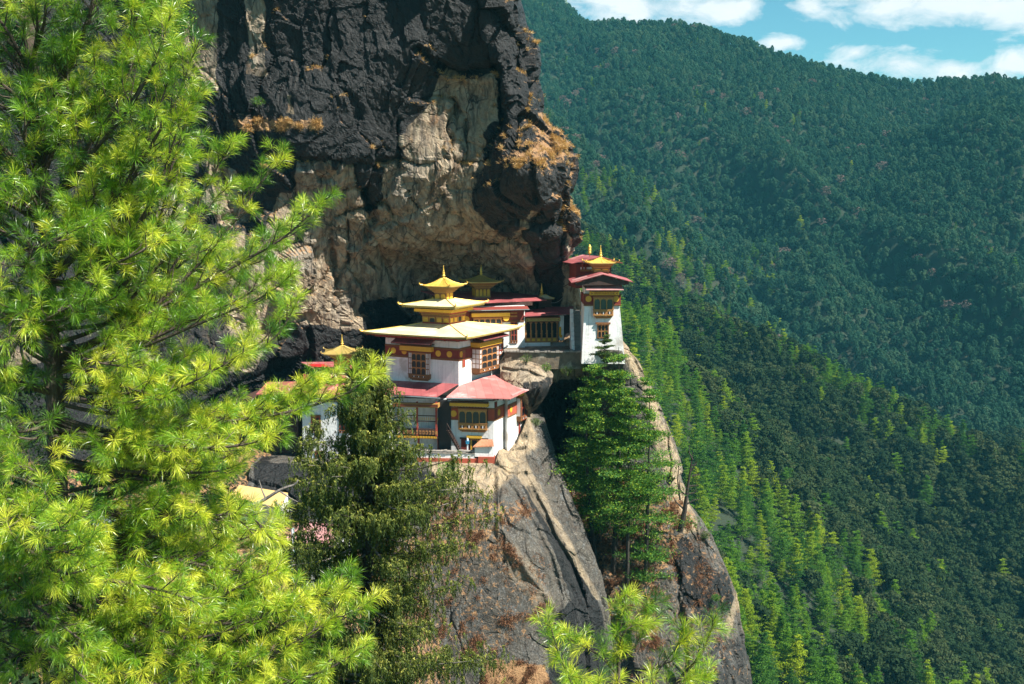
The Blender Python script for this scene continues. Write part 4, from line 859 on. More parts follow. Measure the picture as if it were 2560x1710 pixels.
def lantern(B, fr, cx, cy, a, z0, zb, ze, zt, e, zf, m='gold', rb=6, mw='wood2', arches=3):
    """gilded roof lantern: boxed body with niches, stepped brackets, small dished roof, finial"""
    mb = MB(); mb.cm = 0; sqbox(mb, cx, cy, a, a, z0, zb)
    n = 4
    for k in range(n):
        t = (k+1)/n; q = a+.04+(e*.82-a)*t; z = zb+(ze-zb)*k/n; mb.cm = 1 if k % 2 else 0; sqbox(mb, cx, cy, q, q, z+.02, z+(ze-zb)/n)
    mb.cm = 1; sqbox(mb, cx, cy, a+.05, a+.05, z0, z0+.12); sqbox(mb, cx, cy, a+.05, a+.05, zb-.07, zb+.019)
    body = B.put(mb, 'lantern_body', [M[mw], M['woodgold']], fr)
    mb = MB(); w_ = 2*a/arches
    for k in range(arches):
        x = -a+k*w_
        mb.cm = 0; arch(mb, cx+x+.02, cx+x+w_-.02, cy-a-.05, cy-a, z0+.14, zb-.09, .03); mb.cm = 1; mb.box(cx+x+.05, cx+x+w_-.05, cy-a-.02, cy-a-.004, z0+.16, zb-.12)
        mb.cm = 0
        mb.box(cx+a, cx+a+.05, cy+x+.02, cy+x+.06, z0+.14, zb-.09); mb.box(cx+a, cx+a+.05, cy+x+w_-.06, cy+x+w_-.02, z0+.14, zb-.09); mb.cm = 1; mb.box(cx+a+.004, cx+a+.02, cy+x+.06, cy+x+w_-.06, z0+.16, zb-.12)
        mb.box(cx-a-.02, cx-a-.004, cy+x+.06, cy+x+w_-.06, z0+.16, zb-.12)
    mb.build('niche', [M['wood'], M['ochre']], body)
    dn = MB()
    for k in range(3):
        q = a+.04+(e*.82-a)*(k+1)/4; z = zb+(ze-zb)*(k+.25)/4
        dentils(dn, cx-q, cx+q, cy-q, z, z+(ze-zb)*.14, .12, .045)
        m_ = int(2*q/.14)
        for j in range(m_): dn.box(cx+q, cx+q+.045, cy-q+j*.14+.03, cy-q+j*.14+.10, z, z+(ze-zb)*.14)
    dn.build('bracket', M['woodgold'], body)
    hiproof(B, fr, cx, cy, e, e, ze, zt, m, .16, .16, .10, .10, 1.5, True, 'gold' if m != 'golddull' else 'golddull', rb)
    finial(B, fr, cx, cy, zt-.02, zf-zt, 'gold')

# --- main temple with the three gilded roofs
FM = Fr(1147, 962, 114, -27)
B = Bd('temple', FM, 'white temple with three stacked gilded roofs topped by a gold finial', 'temple')
L_ = -FM.fx(965, 952)[0]; Wd = FM.sy(1258, 935)[0]; zt = FM.fx(1146, 855)[1]; SF = FM.side(0)
Z = lambda py: FM.fx(1146, py)[1]
mb = MB(); mb.box(-L_, 0, 0, Wd, -1.2, zt, 0, 0); B.put(mb, 'wall', M['white'])
mb = MB(); zb0, zb1 = Z(898), Z(876); mb.cm = 0; mb.box(-L_-.02, .02, -.02, Wd+.02, zb0, zb1)
mb.cm = 1; frieze(mb, -L_-.04, .04, -.02, zb1, zb1+.20); frieze(mb, -L_-.04, .04, -.02, zb0-.20, zb0); B.put(mb, 'band', [M['maroon'], M['wood']])
mb = MB(); frieze(mb, -.04, Wd+.04, -.02, zb1+.002, zb1+.202); frieze(mb, -.04, Wd+.04, -.02, zb0-.202, zb0-.002); B.put(mb, 'frieze', M['wood'], SF)
zd = (zb0+zb1)/2
for px in (984, 1011, 1096, 1124): disc(B, FM, FM.fx(px, 884)[0], zd, .32)
disc(B, SF, SF.fx(1149.5, 886)[0]+.25, zd, .32); disc(B, SF, SF.fx(1233, 872)[0], zd, .32)
x0, x1 = FM.fx(1025, 900)[0], FM.fx(1077, 900)[0]; za, zb_ = FM.fx(1050, 945)[1], FM.fx(1050, 879)[1]
rabsel(B, FM, x0, x1, za, zb_, .35, 3, 3, .16, 'wood', 'wood2', white=.34)
beam(B, FM, FM.fx(1006, 870)[0], FM.fx(1085, 874)[0], zb_+.10, zb_+.58, .55)
canopy(B, FM, FM.fx(990, 860)[0], FM.fx(1088, 862)[0], zb_+.95, zb_+1.3, 1.0)
s0, s1 = SF.fx(1177, 930)[0]+.2, SF.fx(1228, 920)[0]; za2 = Z(940); zb2 = Z(877)
rabsel(B, SF, s0, s1, za2, zb2, .95, 3, 3, .16, 'wood', 'wood2', white=.42)
mb = MB(); mb.cm = 0; mb.box(s0-.02, s0-.005, -.93, -.02, za2+.05, za2+.45)
for k in range(5):
    z = za2+.45+(zb2-za2-.55)*k/4; mb.box(s0-.035, s0-.004, -.94, -.02, z-.035, z+.035)
for y in (-.94, -.50, -.06): mb.box(s0-.036, s0-.003, y-.03, y+.03, za2+.45, zb2-.1)
mb.cm = 1; mb.box(s0-.016, s0-.006, -.93, -.03, za2+.45, zb2-.1); B.put(mb, 'bay_cheek', [M['wood'], M['pane']], SF)
beam(B, SF, s0-.25, s1+.35, zb2+.10, zb2+.58, 1.15)
canopy(B, SF, s0-.5, s1+.9, zb2+.95, zb2+1.35, 1.7)
w0 = SF.fx(1155, 905)[0]; mb = MB(); mb.cm = 0; mb.box(w0, w0+.62, -.05, 0.02, Z(921), Z(878)); mb.cm = 1; mb.box(w0+.12, w0+.5, -.06, -.045, Z(918), Z(884)); B.put(mb, 'window', [M['wood'], M['redwood']], SF)
rabsel(B, SF, SF.fx(1237, 890)[0], SF.fx(1252, 885)[0], Z(913), Z(874), .18, 2, 3, .1, 'wood', 'redwood', 'pane', corbel=False)
mb = MB(); mb.cm = 0
for k in range(7): x = -L_+.3+k*(L_-.6)/6; mb.box(x-.09, x+.09, .1, .28, zt, zt+.5)
for k in range(7): y = .3+k*(Wd-2.4)/6; mb.box(-.28, -.1, y-.09, y+.09, zt, zt+.5)
mb.cm = 1; mb.box(-L_+.4, -.4, .4, Wd-.4, zt, zt+.5); B.put(mb, 'attic', [M['redwood'], M['dwood']])
cx, cy = -4.05, 4.0; ze1 = FM.hit(1162, 846, 0, 2.0).z
zt1 = FM.hit(1120, 811, 1, 2.35).z
hiproof(B, FM, cx, cy, 6.1, 6.05, ze1, zt1, 'goldroof', 1.7, 1.7, .16, .10, 1.05)
mb = MB()   # rafters under the big eave
for k in range(18):
    x = cx-5.8+k*11.6/17; mb.box(x-.05, x+.05, cy-5.9, cy-3.9, ze1-.30, ze1-.17); y = cy-5.8+k*11.6/17; mb.box(cx+4.0, cx+5.95, y-.05, y+.05, ze1-.30, ze1-.17)
mb.box(cx-5.2, cx+5.2, cy-5.3, cy-5.15, ze1-.45, ze1-.31); mb.box(cx+5.1, cx+5.25, cy-5.0, cy+5.2, ze1-.45, ze1-.31)
B.put(mb, 'rafters', M['redwood'])
Z2 = lambda py: FM.hit(1120, py, 1, 2.35).z
a2 = 1.65; zm = Z2(793)
mb = MB(); mb.cm = 0; sqbox(mb, cx, cy, a2, a2, zt1-.5, Z2(792)); mb.cm = 1; sqbox(mb, cx, cy, a2+.06, a2+.06, Z2(793), Z2(790)); sqbox(mb, cx, cy, a2+.10, a2+.10, Z2(789.5), Z2(786)); mb.cm = 0; sqbox(mb, cx, cy, a2+.20, a2+.20, Z2(785.5), Z2(782.5))
g = B.put(mb, 'gallery', [M['redwood'], M['wood']])
mb = MB(); w_ = 2*a2/4
for k in range(4):
    x = cx-a2+k*w_; mb.cm = 0; arch(mb, x+.05, x+w_-.05, cy-a2-.07, cy-a2, Z2(808), Z2(794), .05); mb.cm = 2 if k == 1 else 1; mb.box(x+.12, x+w_-.12, cy-a2-.03, cy-a2-.004, Z2(808)+.05, Z2(796))
    y = cy-a2+k*w_; mb.cm = 0; mb.box(cx+a2, cx+a2+.07, y+.05, y+.12, Z2(808), Z2(794)); mb.box(cx+a2, cx+a2+.07, y+w_-.12, y+w_-.05, Z2(808), Z2(794)); mb.cm = 2 if k == 2 else 1; mb.box(cx+a2+.004, cx+a2+.03, y+.12, y+w_-.12, Z2(808)+.05, Z2(796))
mb.cm = 0; q = a2+.10
dentils(mb, cx-q, cx+q, cy-q, Z2(789), Z2(787), .16, .05); dentils(mb, cx-q-.1, cx+q+.1, cy-q-.1, Z2(785), Z2(783), .16, .05)
for k in range(20): mb.box(cx+q, cx+q+.05, cy-q+.03+k*.17, cy-q+.11+k*.17, Z2(789), Z2(787))
mb.build('niche', [M['woodgold'], M['ochre'], M['void']], g)
mb = MB(); sqbox(mb, cx, cy, a2+.62, a2+.62, Z2(781), Z2(774)); B.put(mb, 'gilt_cornice', M['ochre'])
mb = MB(); sqbox(mb, cx, cy, a2+.1, a2+.1, Z2(774), Z2(767)); B.put(mb, 'gallery_top', M['dwood'])
ze2 = FM.hit(1135, 768, 1, cy-3.2).z; zt2 = FM.hit(1111, 748, 1, cy-.7).z
hiproof(B, FM, cx, cy, 3.2, 3.25, ze2, zt2, 'goldroof', .8, .8, .14, .08, 1.08)
mb = MB()
for k in range(26):
    x = cx-3.1+k*6.2/25; mb.box(x-.05, x+.05, cy-3.2, cy-2.4, ze2-.24, ze2-.145); mb.box(cx+2.4, cx+3.15, cy-3.1+k*6.2/25-.05, cy-3.1+k*6.2/25+.05, ze2-.24, ze2-.145)
B.put(mb, 'rafters', M['golddull'])
Z3 = lambda py: FM.hit(1111, py, 1, cy-.7).z
lantern(B, FM, cx, cy, .7, zt2-.2, Z3(731), Z3(715), Z3(696), 1.6, Z3(664), 'gold', 6, 'wood2', 2)

# --- lower block of the same temple, wrapping the rock
Ytab = 111.6
def wp(px, Y, py=1000): return atv(px, py, Y)
BC = Fr(1234.5, 1126, 111.6, -6)
B = Bd('lower_temple', BC, 'white lower building with a faded red roof at the cliff edge below the gilded temple', 'temple')
zl = lambda py: at(1234.5, py, 111.6)[2]-BC.o.z
def locp(px, Y): v = atv(px, 1000, Y); d = v-BC.o; return (d.x*BC.c+d.y*BC.s, -d.x*BC.s+d.y*BC.c)
fp = [locp(1119, 112.4), locp(1234.5, 111.6), locp(1261, 114.2), locp(1269, 113.5), locp(1317, 118.6), locp(1318, 124), locp(1119, 122)]
mb = MB(); mb.prism(fp, -1.5, zl(1003), 'z'); B.put(mb, 'wall', M['white'])
def off(fp, d):
    cx_ = sum(p[0] for p in fp)/len(fp); cy_ = sum(p[1] for p in fp)/len(fp); return [(p[0]+d*(1 if p[0] > cx_ else -1), p[1]+d*(1 if p[1] > cy_ else -1)) for p in fp]
mb = MB(); mb.cm = 0; mb.prism(off(fp, .02), zl(1050), zl(1024), 'z'); mb.cm = 1; mb.prism(off(fp, .05), zl(1024), zl(1020), 'z'); mb.prism(off(fp, .05), zl(1053), zl(1050), 'z'); B.put(mb, 'band', [M['oxide'], M['wood']])
def face(B, pa, pb):
    """frame of the wall face from footprint point pa to pb (local to BC)"""
    a = BC.w(pa[0], pa[1]); b = BC.w(pb[0], pb[1]); f = Fr(0, 0, 1, 0, xyz=a); f.a = math.atan2(b.y-a.y, b.x-a.x); f.c, f.s = math.cos(f.a), math.sin(f.a); f.len = (b-a).length; return f
F0, F1, F3 = face(B, fp[0], fp[1]), face(B, fp[1], fp[2]), face(B, fp[3], fp[4])
disc(B, F0, F0.fx(1134, 1032)[0], zl(1037), .33); disc(B, F1, F1.len*.45, zl(1036), .33); disc(B, F3, F3.fx(1277, 1025)[0], zl(1035), .33)
x0, x1 = F0.fx(1148, 1040)[0], F0.fx(1219, 1040)[0]
rabsel(B, F0, x0, x1, zl(1075), zl(1023), .45, 4, 1, .34, 'wood2', 'woodgold', 'greenpane')
beam(B, F0, F0.fx(1128, 1010)[0], F0.fx(1223, 1010)[0], zl(1015), zl(1007), .75)
rabsel(B, F3, F3.fx(1291, 1040)[0], F3.fx(1309, 1040)[0], zl(1072), zl(1010), .5, 2, 2, .18, 'wood', 'redwood', 'void', white=.2)
beam(B, F3, F3.fx(1284, 1000)[0], F3.fx(1316, 1000)[0], zl(1004), zl(996), .8)
mb = MB(); q = F3.fx(1296, 1080)[0]; mb.box(q, q+.22, -.12, 0.02, zl(1108), zl(1075)); B.put(mb, 'downpipe', M['redwood'], F3)
mb = MB(); mb.cm = 0; mb.box(.15, .75, -.06, .02, zl(1053), zl(1006)); B.put(mb, 'window', M['maroon'], F1)
# door with yellow head
d0, d1 = F0.fx(1168, 1110)[0], F0.fx(1205, 1110)[0]
mb = MB(); mb.cm = 0; mb.box(d0, d1, -.3, .02, zl(1096), zl(1090)); mb.box(d0+.2, d1-.2, -.2, .02, zl(1101), zl(1096)); mb.box(d0+.35, d0+.5, -.1, .02, zl(1126), zl(1101)); mb.box(d1-.5, d1-.35, -.1, .02, zl(1126), zl(1101))
mb.cm = 1; mb.box(d0+.5, d1-.5, -.04, .02, zl(1126), zl(1101)); mb.cm = 2; mb.box(F0.fx(1150, 1098)[0], d0+.2, -.14, .02, zl(1100), zl(1096)+.0); mb.box(d1-.2, F0.fx(1221, 1098)[0], -.14, .02, zl(1100), zl(1096)); mb.cm = 3; mb.box(F0.fx(1153, 1098)[0], d0+.3, -.05, .02, zl(1128), zl(1100))
dentils(mb, d0+.22, d1-.22, -.2, zl(1101), zl(1098), .2, .06)
B.put(mb, 'door', [M['ochre'], M['void'], M['dwood'], M['maroon']], F0)
# roof: three sheets
def rp(px, py, Y): v = atv(px, py, Y)-BC.o; return (v.x*BC.c+v.y*BC.s, -v.x*BC.s+v.y*BC.c, v.z)
mb = MB(); mb.cm = 0
mb.slab([rp(1115, 993, 110.9), rp(1275, 997, 110.2), rp(1208, 944, 117.2), rp(1150, 963, 113.8)], .07)
mb.slab([rp(1275, 997, 110.2), rp(1358, 957, 119.6), rp(1262, 931, 122.0), rp(1206, 944.2, 117.2)], .07)
mb.cm = 1; P_ = [rp(1116, 996, 110.85), rp(1232, 998.5, 110.5)]; mb.tube([P_[0], P_[1]], .075, 6)
r1 = B.put(mb, 'roof', [M['pinkroof'], M['gutter']])
mb = MB()
for (a_, b_, c_, d_) in ((0.62, .08, .9, .16), (.5, .2, .85, .3), (.66, .34, .95, .44), (.55, .50, .8, .58), (.1, .03, .45, .08)):
    A_, B2, C2, D2 = [Vector(rp(*t)) for t in ((1275, 996, 110.2), (1358, 956, 119.6), (1262, 930, 122.0), (1206, 943.2, 117.2))]
    pt = lambda u, v: (A_*(1-u)+B2*u)*(1-v)+(D2*(1-u)+C2*u)*v+Vector((0, 0, .015))
    mb.slab([pt(a_, b_), pt(c_, b_), pt(c_, d_), pt(a_, d_)], .012)
mb.build('roof_patch', M['faderoof'], r1)
mb = MB(); mb.cm = 0
mb.slab([rp(820, 975, 113.6), rp(1091, 992, 110.9), rp(1147, 959, 114.1), rp(965, 950, 118.0), rp(860, 945, 119.0)], .07); mb.cm = 1; mb.tube([rp(975, 987.5, 112.2), rp(1100, 996, 110.7)], .075, 6)
B.put(mb, 'roof', [M['redroof'], M['gutter']])
mb = MB(); n = 12; mb.cm = 0
for k in range(n):
    t = k/(n-1); a = Vector(rp(1120, 1000, 111.2)).lerp(Vector(rp(1272, 1002, 110.6)), t); mb.box(a.x-.05, a.x+.05, a.y, a.y+1.0, a.z+.02, a.z+.14)
B.put(mb, 'rafters', M['dwood'])
mb = MB(); mb.prism(off(fp, -.25), zl(1003), zl(993), 'z'); B.put(mb, 'attic', M['dwood'])

# --- timber gallery wing
BG = Fr(1092, 1130, 111.9, -8)
B = Bd('gallery_wing', BG, 'timber balcony wing with painted rails between the weeping conifer and the white lower building', 'building')
gzl = lambda py: BG.fx(1092, py)[1]
gx = lambda px, y=0.0: BG.fx(px, 1040, y)[0]
mb = MB(); mb.cm = 0; mb.box(gx(880, 1.6), 1.4, 1.6, 5, -1.5, gzl(1004)); B.put(mb, 'wall', M['white'])
mb = MB(); mb.box(.02, 1.35, .5, 1.55, 0, gzl(1005)); B.put(mb, 'recess', M['void'])
mb = MB(); mb.cm = 0; mb.box(gx(990), .05, -.05, 1.5, gzl(1097), gzl(1090)); mb.box(gx(990), .05, -.1, 0.0, gzl(1088), gzl(1074)); mb.box(.0, .05, 0, 1.4, gzl(1088), gzl(1074))
mb.cm = 1
for k in range(12): x = gx(1000)+k*.33; mb.box(x, x+.2, -.14, -.1, gzl(1086), gzl(1077))
mb.cm = 2
for k in range(11): x = gx(1000)+.06+k*.33; mb.box(x, x+.08, -.15, -.14, gzl(1084), gzl(1079))
mb.cm = 0; mb.box(gx(990), .05, -.1, .0, gzl(1074), gzl(1072)); mb.box(gx(985), .05, -.06, .06, gzl(1055), gzl(1053)); mb.box(gx(985), .05, -.06, .06, gzl(1041), gzl(1039))
mb.cm = 3
for k in range(22): x = gx(996)+k*.19; mb.box(x, x+.05, -.04, .02, gzl(1051), gzl(1044))
dentils(mb, gx(990), .03, -.05, gzl(1096), gzl(1091), .16, .08)
B.put(mb, 'balcony', [M['dwood'], M['wood2'], M['void'], M['ochre']])
mb = MB()
for px in (1043, 1091): x = gx(px); mb = MB(); mb.box(x-.09, x+.09, -.12, .08, gzl(1090), gzl(1005)); B.put(mb, 'post', M['redwood'])
for px in (1043, 1093): x = gx(px); mb = MB(); mb.box(x-.11, x+.08, .5, .7, -.6, gzl(1096)); B.put(mb, 'post', M['redwood'])
mb = MB(); mb.cm = 0; x0 = gx(985); mb.box(x0, .25, -.45, .1, gzl(1018), gzl(1008)); mb.box(.1, .25, .1, 1.6, gzl(1018), gzl(1008)); mb.cm = 1
dentils(mb, x0, .25, -.46, gzl(1016), gzl(1014), .1, .03); dentils(mb, x0, .25, -.46, gzl(1011.5), gzl(1009.5), .1, .03); mb.cm = 2; mb.box(x0, .27, -.47, -.44, gzl(1013.6), gzl(1012)); B.put(mb, 'cornice', [M['woodgold'], M['maroon'], M['maroon']])
# stair
mb = MB(); mb.cm = 0; p0 = Vector((gx(1117, -.2), -.2, gzl(1070))); p1 = Vector((gx(1150, -.6), -.6, gzl(1126))); 
for dy in (0, .75):
    mb.slab([p0+Vector((0, dy, 0)), p0+Vector((0, dy+.08, 0)), p1+Vector((0, dy+.08, 0)), p1+Vector((0, dy, 0))], .30)
for k in range(12): q = p0.lerp(p1, (k+.5)/12); mb.box(q.x-.16, q.x+.14, q.y+.08, q.y+.74, q.z-.16, q.z-.12)
st = B.put(mb, 'stair', M['dwood'])
mb = MB(); up = Vector((0, 0, .55)); mb.tube([p0+up, p1+up], .03, 5)
for k in range(5): q = p0.lerp(p1, k/4); mb.tube([q, q+up], .025, 5)
mb.build('handrail', M['dwood'], st)

# --- parapet, tin lean-to, drinking-water stand
FP = Fr(1235, 1160, 110.2, -4)
B = Bd('parapet_wall', FP, 'white parapet with slate coping and red ochre base band along the cliff edge', 'wall')
pz = lambda py: FP.fx(1235, py)[1]; pxx = lambda px: FP.fx(px, 1150)[0]
mb = MB(); mb.box(pxx(960), pxx(1187), 0, .6, pz(1147), pz(1136)); mb.box(pxx(1187), pxx(1234), -.05, .8, pz(1142), pz(1118), 0, 0); B.put(mb, 'wall', M['white'])
mb = MB(); mb.box(pxx(940), pxx(1196), -.06, .7, pz(1162), pz(1147)); mb.box(pxx(1196), pxx(1236), -.22, .8, pz(1158), pz(1141.6)); B.put(mb, 'base_band', M['oxide'])
mb = MB(); rg = random.Random(4); x = pxx(960)
while x < pxx(1185): w_ = rg.uniform(.25, .5); mb.box(x, x+w_-.03, -.08+rg.uniform(-.04, .04), .65, pz(1136)+rg.uniform(0, .05), pz(1136)+rg.uniform(.08, .17)); x += w_
x = pxx(1040)
while x < pxx(1180): w_ = rg.uniform(.25, .5); mb.box(x, x+w_-.03, .05+rg.uniform(-.04, .04), .6, pz(1136)+.17, pz(1136)+rg.uniform(.22, .33)); x += w_
B.put(mb, 'coping', M['slate'])
mb = MB(); a0, a1 = pxx(1182), pxx(1236); mb.slab([(a0, -.25, pz(1117)), (a1, -.3, pz(1114)), (a1-.3, 1.2, pz(1104)), (a0+.7, 1.2, pz(1106))], .05)
n = 16
for k in range(n): t = (k+.5)/n; x = a0+(a1-a0)*t; xb = a0+.7+(a1-.3-a0-.7)*t; mb.tube([(x, -.25, pz(1117)+.03+(pz(1114)-pz(1117))*t), (xb, 1.2, pz(1106)+.04)], .03, 4)
B.put(mb, 'tin_roof', M['rust'])
F = Fr(1169, 1128, 111.0, -6); ws = Bd('water_stand', F, 'blue and white water dispenser standing by the yellow-framed door', 'water stand')
mb = MB(); mb.box(-.06, .06, -.06, .06, 0, .75); mb.box(-.2, .2, -.15, .15, .0, .05); ws.put(mb, 'stand', M['cloth'])
mb = MB(); mb.box(-.15, .15, -.13, .13, .75, 1.0); mb.box(-.18, .18, -.15, .15, 1.0, 1.05); ws.put(mb, 'tank', M['blue'])
mb = MB(); mb.lathe([(.09, 1.05), (.1, 1.24), (.05, 1.3), (.05, 1.34)], 0, 0, 10); ws.put(mb, 'bottle', M['cloth'])

# --- rear hall under the overhang
FR_ = Fr(1256, 876, 123.0, 14)
B = Bd('rear_hall', FR_, 'white hall with a wide dark red roof tucked behind the gilded temple', 'temple')
Zr = lambda px, py, y=0: FR_.fx(px, py, y)[1]; Xr = lambda px, py=800, y=0: FR_.fx(px, py, y)[0]
xl_, xr_ = Xr(1120), Xr(1312, 850)
mb = MB(); mb.box(xl_, xr_, 0, 6, -.8, Zr(1256, 765), .0); B.put(mb, 'wall', M['white'])
mb = MB(); mb.cm = 0; mb.box(xl_-.02, xr_-.1, -.02, .1, Zr(1256, 801), Zr(1256, 775)); mb.cm = 1; frieze(mb, xl_, xr_-.1, -.02, Zr(1256, 806), Zr(1256, 801)); B.put(mb, 'band', [M['maroon'], M['wood']])
disc(B, FR_, Xr(1166), Zr(1256, 796), .33); disc(B, FR_, Xr(1263), Zr(1256, 794), .34, .5)
beam(B, FR_, Xr(1176), Xr(1272), Zr(1256, 790), Zr(1256, 781), .6)
rabsel(B, FR_, Xr(1181), Xr(1253), Zr(1256, 822), Zr(1256, 791), .4, 5, 1, .1, 'wood', 'wood2', 'void')
mb = MB(); mb.cm = 0; mb.box(Xr(1272), Xr(1294), -.08, .02, Zr(1256, 800), Zr(1256, 777)); mb.cm = 1; dentils(mb, Xr(1273), Xr(1293), -.08, Zr(1256, 785), Zr(1256, 781), .13, .05); dentils(mb, Xr(1273), Xr(1293), -.08, Zr(1256, 793), Zr(1256, 789), .13, .05); B.put(mb, 'frieze_panel', [M['maroon'], M['woodgold']])
rabsel(B, FR_, Xr(1276), Xr(1293), Zr(1285, 858), Zr(1285, 803), .12, 2, 3, .12, 'wood', 'redwood', 'void', corbel=False)
mb = MB(); mb.cm = 0; mb.slab([(Xr(1163), -1.0, Zr(1256, 773)), (Xr(1318), -1.0, Zr(1256, 773)), (Xr(1318), .02, Zr(1256, 766)), (Xr(1163), .02, Zr(1256, 766))], .06); mb.cm = 1; mb.tube([(Xr(1163), -1.02, Zr(1256, 773)), (Xr(1318), -1.02, Zr(1256, 773))], .05, 5); B.put(mb, 'eave', [M['maroon'], M['gutter']])
def rr(px, py, Y): return FR_.loc(atv(px, py, Y))
mb = MB(); mb.slab([rr(1150, 757, 121.5), rr(1215, 756, 122.0), rr(1367, 749.5, 125.5), rr(1332, 730, 134), rr(1300, 728, 135), rr(1052, 727, 133)], .09); B.put(mb, 'roof', M['redroof'])
mb = MB(); mb.box(xl_+.3, xr_+1.0, .5, 5.5, Zr(1256, 766), Zr(1256, 757)); B.put(mb, 'attic', M['dwood'])
FL = Fr(1203, 742, 128, 14)
g = FL.loc(atv(1203, 700, 128)); zf = lambda py: FL.fx(1203, py)[1]
lantern(B, FL, 0, 0, .85, zf(742), zf(718), zf(703), zf(688), 1.9, zf(661), 'golddull', 6, 'wood', 4)

# --- porch with columns
FQ = Fr(1312, 875, 124.5, 8)
B = Bd('porch', FQ, 'open timber porch with red posts under a dark red lean-to roof', 'building')
Zq = lambda py: FQ.fx(1312, py)[1]; Xq = lambda px, y=0: FQ.fx(px, 830, y)[0]
mb = MB(); mb.box(0, Xq(1376), 0, .3, -.6, Zq(857)); mb.box(Xq(1399), Xq(1409), -.1, .8, Zq(852), Zq(790)); mb.box(-.3, 5.2, 3.0, 3.3, -.6, Zq(780)); B.put(mb, 'wall', M['white'])
mb = MB(); mb.box(.05, Xq(1430), 1.2, 1.4, 0, Zq(792)); B.put(mb, 'dark_interior', M['void'])
mb = MB(); mb.cm = 0; x0, x1 = .08, Xq(1393); mb.box(x0, x1, .0, .2, Zq(857), Zq(854)); mb.box(x0, x1, -.02, .15, Zq(846), Zq(845)); mb.box(x0, x1, 0.02, .1, Zq(854), Zq(846))
for k in range(7):
    x = x0+(x1-x0)*k/6; mb.box(x-.05, x+.05, -.03, .12, Zq(854), Zq(806)); mb.box(x-.11, x+.11, -.02, .1, Zq(836), Zq(834)); mb.box(x-.14, x+.14, -.02, .1, Zq(809), Zq(806))
mb.cm = 1
for k in range(6): x = x0+(x1-x0)*(k+.5)/6; mb.box(x-.16, x+.16, -.01, .02, Zq(853), Zq(847))
mb.cm = 2
for k in range(6):
    x = x0+(x1-x0)*k/6; mb.box(x+.08, x+.12, -.01, .05, Zq(845), Zq(826))
B.put(mb, 'colonnade', [M['wood2'], M['ochre'], M['woodgold']])
beam(B, FQ, 0, Xq(1399), Zq(803), Zq(795), .5, 'golddull', script=True)
mb = MB(); q_ = lambda px, py, Y: FQ.loc(atv(px, py, Y)); mb.slab([q_(1311, 790, 123.3), q_(1433, 783.5, 124.8), q_(1434, 761, 130.5), q_(1364, 762, 130.0), q_(1362, 771, 127.5), q_(1294, 776, 126.5)], .08); B.put(mb, 'roof', M['redroof'])
mb = MB(); q1 = Xq(1397); mb.box(q1, q1+.25, -.15, -.05, Zq(842), Zq(818)); mb.box(q1+.1, q1+.35, -.17, -.06, Zq(845), Zq(838)); B.put(mb, 'curtain', M['yellowcloth'])
mb = MB()
for k in range(6): mb.box(Xq(1368)+k*.12, Xq(1412), -1.3+k*.25, -1.05+k*.25+.2, -.5, .12+k*.13)
B.put(mb, 'steps', M['slate'])

FS = Fr(1353, 756, 129, 8); B = Bd('small_lantern_roof', FS, 'small pale gilded roof lantern with a finial behind the porch roof', 'roof lantern')
zs_ = lambda py: FS.fx(1353, py)[1]
mb = MB(); sqbox(mb, .35, 0, .75, .75, zs_(775), zs_(746)); B.put(mb, 'body', M['dwood']); hiproof(B, FS, .35, 0, 1.0, 1.0, zs_(745), zs_(736), 'goldroof', .15, .15, .08, .05, 1.3, False); finial(B, FS, .0, -.3, zs_(737), zs_(708)-zs_(737))

# --- terrace and stone stair
FT = Fr(1262, 905, 119.6, 0); B = Bd('terrace_wall', FT, 'dry stone retaining wall with slate coping carrying the terrace below the tower', 'wall')
tz = lambda py: FT.fx(1262, py)[1]
mb = MB(); mb.prism([(0, .1), (3, -.1), (7, -.2), (9.2, .1), (9.2, 6), (0, 6)], tz(922), tz(880), 'z'); B.put(mb, 'wall', M['stone'])
mb = MB(); rg = random.Random(8); x = -.1
while x < 10.9:
    w_ = rg.uniform(.25, .6); y = -.1-.25*math.sin(x/11*3.1); mb.box(x, x+w_-.03, y+rg.uniform(-.12, .05), y+1.2, tz(880)+rg.uniform(-.02, .03), tz(880)+rg.uniform(.1, .2)); x += w_
B.put(mb, 'coping', M['slate'])
FZ = Fr(1428, 876, 120.5, 0); B = Bd('stone_stair', FZ, 'steep stone stair with a whitewashed stepped parapet left of the white tower', 'stairs')
mb = MB(); n = 16; X1 = FZ.fx(1437, 850)[0]; X2 = FZ.fx(1455, 850)[0]
for k in range(n): mb.box(X1, X2, k*.22, n*.22+1, k*.245, (k+1)*.245-.01)
B.put(mb, 'steps', M['slate'])
mb = MB()
for k in range(9): mb.box(0, X1-.02, k*.40-.2, k*.40+.2, -.2, .55+k*.45)
B.put(mb, 'parapet', M['white'])

# --- white tower
FW = Fr(1454, 874, 118, 0); B = Bd('tower_temple', FW, 'tall white battered tower with a gabled red roof at the right end of the terrace', 'tower')
Zw = lambda py: FW.fx(1508, py)[1]; Xw = lambda px, py: FW.fx(px, py)[0]
wid = Xw(1563, 872); tl = Xw(1461, 764); tr_ = wid-Xw(1550.5, 764); zbd = Zw(763)
mb = MB(); zt = Zw(722); k_ = zt/zbd
mb.add([(0, 0, -1.5), (wid, 0, -1.5), (wid, 5.5, -1.5), (0, 5.5, -1.5), (tl*k_*1.0, tl*k_*.8, zt), (wid-tr_*k_, tl*k_*.8, zt), (wid-tr_*k_, 5.2, zt), (tl*k_, 5.2, zt)], [(0, 3, 2, 1), (4, 5, 6, 7), (0, 1, 5, 4), (1, 2, 6, 5), (2, 3, 7, 6), (3, 0, 4, 7)])
B.put(mb, 'wall', M['white'])
bx0, bx1, by = tl*.98, wid-tr_*.98, tl*.72
